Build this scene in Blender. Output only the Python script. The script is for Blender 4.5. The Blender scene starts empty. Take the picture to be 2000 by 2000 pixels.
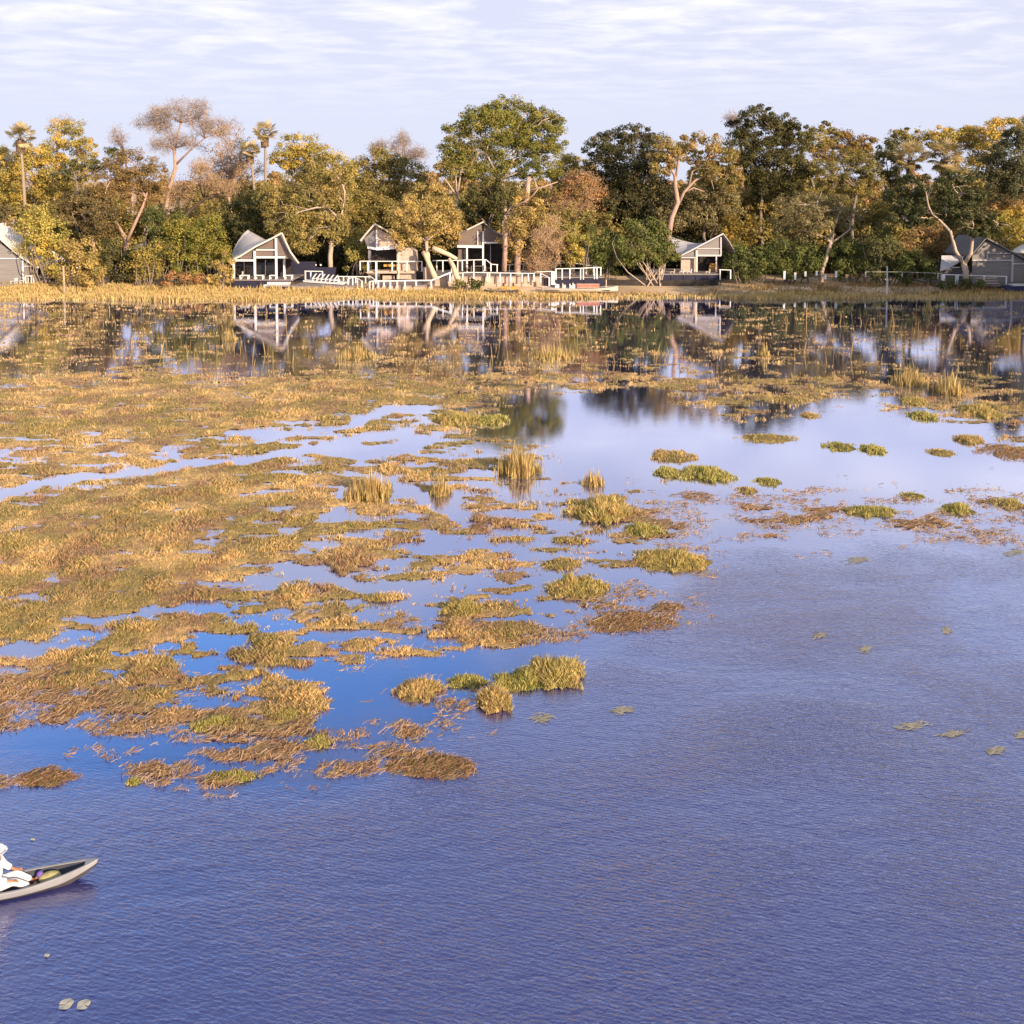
import bpy, math, random
import numpy as np
from mathutils import Vector, noise as mnoise

C = bpy.context.scene.collection
scene = bpy.context.scene
R = math.radians
rng = np.random.default_rng(7)
random.seed(7)

# ------------------------------------------------------------------ camera
F = 1800.0           # focal length in pixels of the 2000 px photograph
H = 16.0             # camera height above the water
PITCH = R(3.0)
HORIZON = 350.0
YPP = HORIZON + F * math.tan(PITCH)
cam_d = bpy.data.cameras.new('camera')
cam = bpy.data.objects.new('camera', cam_d)
C.objects.link(cam)
cam_d.sensor_width = 36.0
cam_d.lens = 36.0 * F / 2000.0
cam_d.shift_y = -(1000.0 - YPP) / 2000.0
cam_d.clip_start = 0.5
cam_d.clip_end = 20000
cam.location = (0, 0, H)
cam.rotation_euler = (R(90) - PITCH, 0, 0)
scene.camera = cam

# ------------------------------------------------------------------ world, sun, exposure
SUN_EL = R(17)
SUN_AZ = R(139)      # clockwise from +Y: behind the camera and to its right
world = bpy.data.worlds.new("World")
scene.world = world
world.use_nodes = True
nt = world.node_tree
nt.nodes.clear()
def N(t, loc=None, **kw):
    n = nt.nodes.new(t)
    for k, v in kw.items():
        setattr(n, k, v)
    return n
L = nt.links.new
wout = N('ShaderNodeOutputWorld')
bg = N('ShaderNodeBackground')
bg.inputs['Strength'].default_value = 0.108
sky = N('ShaderNodeTexSky', sky_type='NISHITA')
sky.sun_disc = False
sky.sun_elevation = SUN_EL
sky.sun_rotation = SUN_AZ
sky.air_density = 1.0
sky.dust_density = 0.6
sky.ozone_density = 2.0
tc = N('ShaderNodeTexCoord')
sep = N('ShaderNodeSeparateXYZ')
L(tc.outputs['Generated'], sep.inputs[0])
zc = N('ShaderNodeMath', operation='MAXIMUM'); L(sep.outputs['Z'], zc.inputs[0]); zc.inputs[1].default_value = 0.0
za = N('ShaderNodeMath', operation='ADD'); L(zc.outputs[0], za.inputs[0]); za.inputs[1].default_value = 0.06
dx = N('ShaderNodeMath', operation='DIVIDE'); L(sep.outputs['X'], dx.inputs[0]); L(za.outputs[0], dx.inputs[1])
dy = N('ShaderNodeMath', operation='DIVIDE'); L(sep.outputs['Y'], dy.inputs[0]); L(za.outputs[0], dy.inputs[1])
comb = N('ShaderNodeCombineXYZ'); L(dx.outputs[0], comb.inputs[0]); L(dy.outputs[0], comb.inputs[1])
mp = N('ShaderNodeMapping'); mp.inputs['Scale'].default_value = (1.0, 1.35, 1.0); mp.inputs['Rotation'].default_value = (0, 0, R(8))
mp.inputs['Location'].default_value = (2.3, 0.7, 0)
L(comb.outputs[0], mp.inputs[0])
cn = N('ShaderNodeTexNoise'); cn.inputs['Scale'].default_value = 2.3; cn.inputs['Detail'].default_value = 9; cn.inputs['Roughness'].default_value = 0.58
cn.inputs['Distortion'].default_value = 0.35
L(mp.outputs[0], cn.inputs['Vector'])
cr = N('ShaderNodeMapRange'); cr.inputs['From Min'].default_value = 0.42; cr.inputs['From Max'].default_value = 0.68
L(cn.outputs['Fac'], cr.inputs['Value'])
# a wide thin veil of high cloud, broken at larger scale
vn = N('ShaderNodeTexNoise'); vn.inputs['Scale'].default_value = 0.42; vn.inputs['Detail'].default_value = 4
L(mp.outputs[0], vn.inputs['Vector'])
vr = N('ShaderNodeMapRange'); vr.inputs['From Min'].default_value = 0.40; vr.inputs['From Max'].default_value = 0.58
vr.inputs['To Min'].default_value = 0.02; vr.inputs['To Max'].default_value = 0.36
L(vn.outputs['Fac'], vr.inputs['Value'])
# the veil closes towards the horizon
hz = N('ShaderNodeMapRange'); hz.inputs['From Min'].default_value = 0.34; hz.inputs['From Max'].default_value = 0.56
hz.inputs['To Min'].default_value = 0.98; hz.inputs['To Max'].default_value = 0.0
L(zc.outputs[0], hz.inputs['Value'])
veil = N('ShaderNodeMath', operation='MAXIMUM'); L(vr.outputs[0], veil.inputs[0]); L(hz.outputs[0], veil.inputs[1])
skt = N('ShaderNodeMixRGB', blend_type='MULTIPLY'); skt.inputs[0].default_value = 1.0; skt.inputs[2].default_value = (.86, 1.26, 1.5, 1); L(sky.outputs[0], skt.inputs[1])
# the blue is brighter low down and deepens towards the zenith
gz_ = N('ShaderNodeMapRange'); gz_.inputs['From Min'].default_value = 0.50; gz_.inputs['From Max'].default_value = 0.60
gz_.inputs['To Min'].default_value = 1.65; gz_.inputs['To Max'].default_value = 0.55; L(zc.outputs[0], gz_.inputs['Value'])
skg = N('ShaderNodeVectorMath', operation='SCALE'); L(skt.outputs[0], skg.inputs[0]); L(gz_.outputs[0], skg.inputs['Scale'])
# one clear gap in the cloud sheet, half way up over the far bank
gd = N('ShaderNodeVectorMath', operation='DISTANCE'); L(comb.outputs[0], gd.inputs[0]); gd.inputs[1].default_value = (-0.52, 1.56, 0)
gn = N('ShaderNodeMath', operation='MULTIPLY_ADD'); L(cn.outputs['Fac'], gn.inputs[0]); gn.inputs[1].default_value = 0.9; L(gd.outputs['Value'], gn.inputs[2])
gm = N('ShaderNodeMapRange'); gm.inputs['From Min'].default_value = 0.66; gm.inputs['From Max'].default_value = 0.90; gm.inputs['To Min'].default_value = 0.20
L(gn.outputs[0], gm.inputs['Value'])
veil2 = N('ShaderNodeMath', operation='MULTIPLY'); L(veil.outputs[0], veil2.inputs[0]); L(gm.outputs[0], veil2.inputs[1])
mixv = N('ShaderNodeMixRGB'); L(veil2.outputs[0], mixv.inputs[0]); L(skg.outputs[0], mixv.inputs[1])
VEIL = (4.30, 4.40, 5.45, 1)
mixv.inputs[2].default_value = VEIL
pf = N('ShaderNodeMath', operation='MULTIPLY'); L(cr.outputs[0], pf.inputs[0]); pf.inputs[1].default_value = 0.88
# cloud puffs: fewer right at the horizon
pz = N('ShaderNodeMapRange'); pz.inputs['From Min'].default_value = 0.06; pz.inputs['From Max'].default_value = 0.17
L(zc.outputs[0], pz.inputs['Value'])
pf2 = N('ShaderNodeMath', operation='MULTIPLY'); L(pf.outputs[0], pf2.inputs[0]); L(pz.outputs[0], pf2.inputs[1])
mixc = N('ShaderNodeMixRGB'); pf3 = N('ShaderNodeMath', operation='MULTIPLY'); L(pf2.outputs[0], pf3.inputs[0]); L(gm.outputs[0], pf3.inputs[1]); L(pf3.outputs[0], mixc.inputs[0]); L(mixv.outputs[0], mixc.inputs[1])
mixc.inputs[2].default_value = (6.3, 6.2, 6.45, 1)
L(mixc.outputs[0], bg.inputs['Color'])
L(bg.outputs[0], wout.inputs[0])

sd = bpy.data.lights.new('sun', 'SUN')
sd.energy = 5.0
sd.angle = R(0.6)
sd.color = (1.0, 0.77, 0.54)
sun = bpy.data.objects.new('sun', sd)
C.objects.link(sun)
SUNDIR = Vector((math.sin(SUN_AZ) * math.cos(SUN_EL), math.cos(SUN_AZ) * math.cos(SUN_EL), math.sin(SUN_EL)))
sun.rotation_euler = SUNDIR.to_track_quat('Z', 'Y').to_euler()
sun.location = SUNDIR * 200

scene.view_settings.view_transform = 'Standard'
scene.view_settings.look = 'None'
scene.view_settings.gamma = 1.0
scene.view_settings.exposure = 0.70
scene.render.engine = 'CYCLES'
scene.cycles.use_denoising = True
scene.cycles.max_bounces = 6
scene.cycles.diffuse_bounces = 3
scene.cycles.glossy_bounces = 3
scene.cycles.transmission_bounces = 3
scene.cycles.transparent_max_bounces = 4

# ------------------------------------------------------------------ helpers
cp, sp = math.cos(PITCH), math.sin(PITCH)
def ray(px, py):
    u = (px - 1000.0) / F
    v = (YPP - py) / F
    return u, cp + v * sp, -sp + v * cp
def P(px, py, Y):
    "the point of the plane y = Y seen at a pixel of the photograph"
    u, a, b = ray(px, py)
    t = Y / a
    return (u * t, Y, H + b * t)
def G(px, py, z=0.0):
    "the point at height z seen at a pixel"
    u, a, b = ray(px, py)
    t = (z - H) / b
    return (u * t, a * t, z)
def Gnp(px, py, z=0.0):
    u = (px - 1000.0) / F
    v = (YPP - py) / F
    a = cp + v * sp
    b = -sp + v * cp
    t = (z - H) / b
    return u * t, a * t
def toPx(x, y, z=0.0):
    "back from a ground point to the photograph"
    dz = z - H
    a = y * cp - dz * sp
    b = y * sp + dz * cp
    return 1000 + F * x / a, YPP - F * b / a
def mpp(Y):
    return Y / F

def hash3(ix, iy, seed):
    h = (ix * 374761393 + iy * 668265263 + seed * 362437) & 0x7fffffff
    h = ((h ^ (h >> 13)) * 1274126177) & 0x7fffffff
    h = (h ^ (h >> 16)) & 0xffffff
    return h / float(0xffffff)
def vnoise(x, y, seed=0):
    x0 = np.floor(x).astype(np.int64); y0 = np.floor(y).astype(np.int64)
    fx = x - x0; fy = y - y0
    fx = fx * fx * (3 - 2 * fx); fy = fy * fy * (3 - 2 * fy)
    a = hash3(x0, y0, seed); b = hash3(x0 + 1, y0, seed)
    c = hash3(x0, y0 + 1, seed); d = hash3(x0 + 1, y0 + 1, seed)
    return (a * (1 - fx) + b * fx) * (1 - fy) + (c * (1 - fx) + d * fx) * fy
def fbm(x, y, octv=5, seed=0, gain=0.5):
    s = np.zeros_like(x, dtype=float); amp = 1.0; tot = 0
    for o in range(octv):
        s += amp * vnoise(x * 2 ** o + 17.3 * o, y * 2 ** o - 9.1 * o, seed + o)
        tot += amp; amp *= gain
    return s / tot

def mk(name, V, Fc, mat, parent=None, col=None, smooth=False):
    me = bpy.data.meshes.new(name)
    V = np.asarray(V, dtype=np.float32).reshape(-1, 3)
    if isinstance(Fc, np.ndarray):
        k = Fc.shape[1]; n = Fc.shape[0]
        me.vertices.add(len(V)); me.vertices.foreach_set('co', V.ravel())
        me.loops.add(n * k); me.loops.foreach_set('vertex_index', Fc.astype(np.int32).ravel())
        me.polygons.add(n); me.polygons.foreach_set('loop_start', np.arange(0, n * k, k, dtype=np.int32))
        me.update(calc_edges=True)
    else:
        me.from_pydata([tuple(v) for v in V.tolist()], [], Fc)
        me.update()
    if col is not None:
        at = me.attributes.new('col', 'FLOAT_COLOR', 'POINT')
        cc = np.ones((len(V), 4), dtype=np.float32); cc[:, :3] = col
        at.data.foreach_set('color', cc.ravel())
    if smooth:
        me.polygons.foreach_set('use_smooth', np.ones(len(me.polygons), dtype=bool))
    me.materials.append(mat)
    o = bpy.data.objects.new(name, me)
    C.objects.link(o)
    if parent is not None:
        o.parent = parent
        o.matrix_parent_inverse = Vector_inv(parent)
    return o
from mathutils import Matrix
def Vector_inv(p):
    return Matrix.LocRotScale(p.location, p.rotation_euler, p.scale).inverted()

def tag(o, label=None, cat=None, group=None, kind=None):
    if label: o['label'] = label
    if cat: o['category'] = cat
    if group: o['group'] = group
    if kind: o['kind'] = kind
    return o
def empty(name, loc, label, cat, group=None, rz=0.0):
    o = bpy.data.objects.new(name, None)
    o.empty_display_size = 0.3
    C.objects.link(o)
    o.location = loc
    o.rotation_euler = (0, 0, rz)
    return tag(o, label, cat, group)

class MB:
    "collects shapes into one mesh"
    def __init__(s): s.v = []; s.f = []
    def add(s, vs, fs):
        b = len(s.v); s.v += [tuple(v) for v in vs]; s.f += [tuple(i + b for i in f) for f in fs]
    def box(s, x0, x1, y0, y1, z0, z1):
        s.add([(x0,y0,z0),(x1,y0,z0),(x1,y1,z0),(x0,y1,z0),(x0,y0,z1),(x1,y0,z1),(x1,y1,z1),(x0,y1,z1)],
              [(0,3,2,1),(4,5,6,7),(0,1,5,4),(1,2,6,5),(2,3,7,6),(3,0,4,7)])
    def bar(s, a, b, w, h=None):
        "a square bar from a to b"
        h = h or w
        a = Vector(a); b = Vector(b); d = (b - a)
        if d.length < 1e-6: return
        d.normalize()
        up = Vector((0, 0, 1)) if abs(d.z) < 0.9 else Vector((0, 1, 0))
        sx = d.cross(up).normalized(); u = sx.cross(d).normalized()
        vs = []
        for p in (a, b):
            for i, j in ((-1,-1),(1,-1),(1,1),(-1,1)):
                vs.append(p + sx * (i * w / 2) + u * (j * h / 2))
        s.add(vs, [(0,1,2,3),(7,6,5,4),(0,4,5,1),(1,5,6,2),(2,6,7,3),(3,7,4,0)])
    def tube(s, pts, rads, n=6):
        pts = [Vector(p) for p in pts]
        base = len(s.v); m = len(pts)
        for i, p in enumerate(pts):
            d = (pts[min(i + 1, m - 1)] - pts[max(i - 1, 0)])
            if d.length < 1e-9: d = Vector((0, 0, 1))
            d.normalize()
            up = Vector((0, 1, 0)) if abs(d.y) < 0.9 else Vector((1, 0, 0))
            sx = d.cross(up).normalized(); u = sx.cross(d)
            for k in range(n):
                a = 2 * math.pi * k / n
                s.v.append(tuple(p + (sx * math.cos(a) + u * math.sin(a)) * rads[i]))
        for i in range(m - 1):
            for k in range(n):
                k2 = (k + 1) % n
                s.f.append((base + i*n + k, base + i*n + k2, base + (i+1)*n + k2, base + (i+1)*n + k))
        s.f.append(tuple(base + k for k in range(n))[::-1])
        s.f.append(tuple(base + (m-1)*n + k for k in range(n)))
    def prism(s, poly, axis_vec):
        "extrude polygon of 3D points along axis_vec"
        n = len(poly); a = Vector(axis_vec)
        vs = [Vector(p) for p in poly] + [Vector(p) + a for p in poly]
        s.add(vs, [tuple(range(n)), tuple(range(2*n-1, n-1, -1))] + [(i, i+n, (i+1)%n+n, (i+1)%n) for i in range(n)])
    def sheet(s, g):
        "grid of points g[i][j], single skin"
        ni, nj = len(g), len(g[0]); b = len(s.v)
        for r in g: s.v += [tuple(p) for p in r]
        for i in range(ni-1):
            for j in range(nj-1):
                s.f.append((b+i*nj+j, b+i*nj+j+1, b+(i+1)*nj+j+1, b+(i+1)*nj+j))
    def slab(s, g, t):
        "grid skin with thickness t downwards"
        ni, nj = len(g), len(g[0]); b = len(s.v)
        for dz in (0, -t):
            for r in g: s.v += [(p[0], p[1], p[2] + dz) for p in r]
        o = ni * nj
        for i in range(ni-1):
            for j in range(nj-1):
                a, c, d, e = b+i*nj+j, b+i*nj+j+1, b+(i+1)*nj+j+1, b+(i+1)*nj+j
                s.f.append((a, c, d, e)); s.f.append((a+o, e+o, d+o, c+o))
        for i in range(ni-1):
            for j in (0, nj-1):
                a, c = b+i*nj+j, b+(i+1)*nj+j
                s.f.append((a, c, c+o, a+o))
        for j in range(nj-1):
            for i in (0, ni-1):
                a, c = b+i*nj+j, b+i*nj+j+1
                s.f.append((a, a+o, c+o, c))
    def build(s, name, mat, parent=None, smooth=False):
        return mk(name, np.array(s.v, dtype=np.float32), s.f, mat, parent, smooth=smooth)

# ------------------------------------------------------------------ materials
def new_mat(name):
    m = bpy.data.materials.new(name); m.use_nodes = True
    return m, m.node_tree, m.node_tree.nodes['Principled BSDF']
def simple(name, c, rough=0.8, var=0.15, scale=3.0, bump=0.0, spec=0.3, metal=0.0, stretch=(1,1,1)):
    m, t, b = new_mat(name)
    b.inputs['Roughness'].default_value = rough
    b.inputs['Specular IOR Level'].default_value = spec
    b.inputs['Metallic'].default_value = metal
    co = t.nodes.new('ShaderNodeTexCoord'); mpn = t.nodes.new('ShaderNodeMapping'); mpn.inputs['Scale'].default_value = stretch
    t.links.new(co.outputs['Object'], mpn.inputs[0])
    nz = t.nodes.new('ShaderNodeTexNoise'); nz.inputs['Scale'].default_value = scale; nz.inputs['Detail'].default_value = 6
    t.links.new(mpn.outputs[0], nz.inputs['Vector'])
    rp = t.nodes.new('ShaderNodeMapRange'); rp.inputs['From Min'].default_value = 0.3; rp.inputs['From Max'].default_value = 0.7
    rp.inputs['To Min'].default_value = 1 - var; rp.inputs['To Max'].default_value = 1 + var
    t.links.new(nz.outputs['Fac'], rp.inputs['Value'])
    vm = t.nodes.new('ShaderNodeVectorMath'); vm.operation = 'SCALE'; vm.inputs[0].default_value = c[:3]
    t.links.new(rp.outputs[0], vm.inputs['Scale'])
    t.links.new(vm.outputs[0], b.inputs['Base Color'])
    if bump:
        bp = t.nodes.new('ShaderNodeBump'); bp.inputs['Strength'].default_value = bump; bp.inputs['Distance'].default_value = 0.05
        t.links.new(nz.outputs['Fac'], bp.inputs['Height']); t.links.new(bp.outputs[0], b.inputs['Normal'])
    return m
def leafmat(name, transl=0.3, rough=0.7):
    m, t, b = new_mat(name)
    at = t.nodes.new('ShaderNodeAttribute'); at.attribute_name = 'col'
    t.links.new(at.outputs['Color'], b.inputs['Base Color'])
    b.inputs['Roughness'].default_value = rough; b.inputs['Specular IOR Level'].default_value = 0.15
    tr = t.nodes.new('ShaderNodeBsdfTranslucent'); t.links.new(at.outputs['Color'], tr.inputs['Color'])
    mx = t.nodes.new('ShaderNodeMixShader'); mx.inputs[0].default_value = transl
    t.links.new(b.outputs[0], mx.inputs[1]); t.links.new(tr.outputs[0], mx.inputs[2])
    t.links.new(mx.outputs[0], t.nodes['Material Output'].inputs[0])
    return m
LEAF = leafmat('leaf', 0.38)
GRASS = leafmat('grass', 0.35)
TWIG = leafmat('twig', 0.0)
BARKS = {
 'grey': simple('bark_grey', (.20,.16,.13), .9, .3, 4, .3, stretch=(1,1,.3)),
 'pale': simple('bark_pale', (.46,.36,.28), .85, .25, 4, .3, stretch=(1,1,.3)),
 'pink': simple('bark_pink', (.42,.28,.21), .85, .25, 4, .3, stretch=(1,1,.3)),
 'dark': simple('bark_dark', (.09,.065,.05), .9, .3, 4, .3, stretch=(1,1,.3)),
 'palm': simple('bark_palm', (.30,.24,.18), .9, .25, 6, .3, stretch=(1,1,3)),
}
M = {
 'white': simple('white_paint', (.78,.76,.74), .5, .06, 2),
 'offwhite': simple('cream_paint', (.62,.55,.46), .6, .08, 2),
 'canvas': simple('canvas', (.52,.49,.50), .75, .08, .7, .1),
 'canvas_dark': simple('dark_canvas', (.19,.18,.19), .75, .10, .7, .1),
 'canvas_pale': simple('pale_canvas', (.70,.64,.58), .7, .06, .7),
 'slat': simple('slatted_screen', (.17,.13,.11), .8, .25, 1.0, .2, stretch=(.4, .4, 14)),
 'greyslat': simple('grey_screen', (.24,.22,.21), .8, .2, 1.0, .2, stretch=(.4, .4, 12)),
 'glass': simple('dark_glass', (.015,.016,.02), .12, .3, 1.0, spec=.6),
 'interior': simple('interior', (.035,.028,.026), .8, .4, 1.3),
 'navy': simple('navy_screen', (.022,.022,.045), .7, .3, 1.5, stretch=(1,1,6)),
 'stone': simple('stone_wall', (.48,.38,.31), .85, .22, 2.0, .3),
 'pinkwall': simple('plaster_wall', (.50,.37,.29), .85, .16, 1.5, .2),
 'deck': simple('deck_boards', (.26,.22,.21), .8, .2, 1.2, .1, stretch=(8,1,1)),
 'wood': simple('pole_wood', (.40,.30,.22), .85, .2, 3, .2, stretch=(1,1,.3)),
 'log': simple('dead_wood', (.60,.45,.30), .85, .2, 2, .4, stretch=(1,1,.5)),
 'blue': simple('blue_tank', (.04,.06,.15), .6, .15, 2),
 'cushion': simple('cushion', (.72,.68,.66), .9, .08, 3),
 'towel': simple('red_cloth', (.42,.18,.13), .9, .2, 3),
 'orange': simple('orange_cloth', (.58,.32,.08), .9, .15, 3),
 'hull': simple('weathered_hull', (.25,.25,.255), .55, .12, 2.2, .1, spec=.4),
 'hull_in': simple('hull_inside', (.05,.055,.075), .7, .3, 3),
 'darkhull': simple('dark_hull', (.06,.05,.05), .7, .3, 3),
}
# ------------------------------------------------------------------ terrain
def shore_y(x):
    "distance of the waterline"
    return 124.5 + 4.6 * (fbm(x * 0.09 + 3, x * 0 + 1.5, 4, 5) - 0.5) - 1.5 * np.exp(-((x + 45) / 25) ** 2)
def terrain(x, y):
    x = np.asarray(x, dtype=float); y = np.asarray(y, dtype=float)
    d = y - shore_y(x)
    t = np.clip(d / 9.0, -1, 1)
    z = np.where(d < 0, t * 1.2, 0.55 * t * t * (3 - 2 * np.abs(t)))
    far = np.clip((d - 9) / 60.0, 0, 1)
    z = z + far * far * (3 - 2 * far) * 1.3
    z = z + np.where(d > 1, 0.18 * (fbm(x * 0.25, y * 0.25, 3, 11) - 0.5), 0)
    return z
def TZ(x, y):
    return float(terrain(np.array([x]), np.array([y]))[0])

def build_ground():
    xs = np.concatenate([[-6000, -2500, -900, -400, -250], np.arange(-160, 161, 2.0), [250, 400, 900, 2500, 6000]])
    ys = np.concatenate([[-400, 0, 60, 100], np.arange(116, 150, 0.8), np.arange(152, 240, 4.0), [260, 320, 420, 600, 900, 1500, 3000, 7000]])
    X, Y = np.meshgrid(xs, ys)
    Z = terrain(X.ravel(), Y.ravel()).reshape(X.shape)
    V = np.stack([X, Y, Z], -1).reshape(-1, 3)
    ni, nj = X.shape
    i, j = np.meshgrid(np.arange(ni - 1), np.arange(nj - 1), indexing='ij')
    a = (i * nj + j).ravel()
    Fq = np.stack([a, a + 1, a + nj + 1, a + nj], -1)
    m, t, b = new_mat('dry_ground')
    co = t.nodes.new('ShaderNodeTexCoord')
    n1 = t.nodes.new('ShaderNodeTexNoise'); n1.inputs['Scale'].default_value = 0.12; n1.inputs['Detail'].default_value = 9
    t.links.new(co.outputs['Object'], n1.inputs['Vector'])
    r1 = t.nodes.new('ShaderNodeValToRGB')
    r1.color_ramp.elements[0].position = 0.36; r1.color_ramp.elements[0].color = (.30, .20, .11, 1)
    r1.color_ramp.elements[1].position = 0.62; r1.color_ramp.elements[1].color = (.66, .49, .32, 1)
    e = r1.color_ramp.elements.new(0.5); e.color = (.52, .37, .22, 1)
    t.links.new(n1.outputs['Fac'], r1.inputs[0]); t.links.new(r1.outputs[0], b.inputs['Base Color'])
    b.inputs['Roughness'].default_value = 0.95
    n2 = t.nodes.new('ShaderNodeTexNoise'); n2.inputs['Scale'].default_value = 3.0; n2.inputs['Detail'].default_value = 8
    t.links.new(co.outputs['Object'], n2.inputs['Vector'])
    bp = t.nodes.new('ShaderNodeBump'); bp.inputs['Strength'].default_value = 0.3; bp.inputs['Distance'].default_value = 0.05
    t.links.new(n2.outputs['Fac'], bp.inputs['Height']); t.links.new(bp.outputs[0], b.inputs['Normal'])
    o = mk('ground', V, Fq, m, smooth=True)
    tag(o, 'dry sandy ground behind the lagoon', kind='structure')
build_ground()

# ------------------------------------------------------------------ how densely plants cover the water
ROWS = """
570 999999999999999999999
590 997654445566655555555
612 643344333344333344333
640 433343232344223343233
670 433431344554234534332
700 456642356465566543441
722 667742456657754344341
750 888888888867776564361
780 999999998720016631573
812 999999887400003310253
840 888986544500000000002
870 888776543330000000015
900 798578874660000000001
930 777888886552010000000
960 889999887432321122332
990 899999887556544566555
1020 899999875565544556654
1050 999999876546442442123
1080 999999876765421010000
1110 999998776653420000000
1140 999987643333400000000
1170 999988776633520000000
1200 998887684465540000000
1230 888877787775300000000
1260 667877688841000000000
1290 566776531000000000000
1320 778874200000000000000
1350 788755301100000000000
1380 888766402200000000000
1410 757775414400000000000
1440 102664424300000000000
1470 002565324100000000000
1500 230555233000000000000
1530 331465320000000000000
1560 000011210000000000000
1590 000000000000000000000
"""
rws = [l.split() for l in ROWS.strip().splitlines()]
CY = np.array([float(r[0]) for r in rws]); CM = np.array([[int(c) / 9.0 for c in r[1]] for r in rws])
_col = np.arange(21) * 100
for _i, _y in enumerate(CY):
    if 900 <= _y <= 1400: CM[_i] *= np.where((_col >= 450) & ((_col < 1150) | (_y > 1060)), .82, 1.0)
    if _y > 1150: CM[_i] *= np.where(_col < 450, .90, 1.0)
    if 585 < _y < 735: CM[_i] *= np.where(_col >= 300, .44, .52)
    if _y > 1310: CM[_i] *= 1.3
def coverage(px, py):
    px = np.asarray(px, float); py = np.asarray(py, float)
    # warp so the coarse chart never shows as a grid
    wx = px + 60 * (fbm(px / 90, py / 45, 3, 31) - .5); wy = py + 26 * (fbm(px / 90 + 40, py / 45, 3, 37) - .5)
    wy = np.where(py < 600, py, wy)
    iy = np.clip(np.searchsorted(CY, wy) - 1, 0, len(CY) - 2)
    ty = np.clip((wy - CY[iy]) / (CY[iy + 1] - CY[iy]), 0, 1)
    fx = np.clip(wx / 100.0, 0, 19.999); ix = fx.astype(int); tx = fx - ix
    c = (CM[iy, ix] * (1 - tx) + CM[iy, ix + 1] * tx) * (1 - ty) + (CM[iy + 1, ix] * (1 - tx) + CM[iy + 1, ix + 1] * tx) * ty
    # the open channel that winds through the marsh, and its branches
    for pts, w in (([(-60, 985), (0, 968), (60, 948), (140, 935), (260, 925), (330, 912), (390, 905), (470, 900), (560, 885), (640, 873), (720, 852), (800, 848)], 8),
                   ([(640, 880), (700, 884), (760, 880), (820, 862)], 12), ([(700, 820), (760, 800), (820, 800)], 9),
                   ([(450, 845), (560, 850), (640, 838), (700, 830)], 6), ([(740, 935), (800, 960), (860, 985), (900, 1010)], 11),
                   ([(560, 1110), (640, 1130), (720, 1150), (860, 1150)], 10)):
        for (ax, ay), (bx, by) in zip(pts[:-1], pts[1:]):
            dxx, dyy = bx - ax, (by - ay)
            tt = np.clip(((px - ax) * dxx + (py - ay) * dyy) / (dxx * dxx + dyy * dyy), 0, 1)
            dd = np.hypot((px - ax - tt * dxx) * 0.5, py - ay - tt * dyy)
            ww = w * (0.6 + 0.9 * fbm(px / 40, py / 20, 3, 77))
            c = c - 0.95 * np.clip(1.35 - dd / ww, 0, 1)
    return np.clip(c, 0, 1)
_nx = np.linspace(0, 400, 400000) % 37.7; _ny = np.linspace(0, 900, 400000) % 91.3
_s = np.sort(fbm(_nx, _ny, 6, 3, .68))
def unoise(x, y):
    n = fbm(x * 0.60, y * 1.65, 6, 3, .68)
    return np.searchsorted(_s, n.ravel()).reshape(n.shape) / len(_s)
def margin(px, py, x, y):
    return coverage(px, py) * 1.00 - 0.07 - unoise(x, y)

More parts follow.
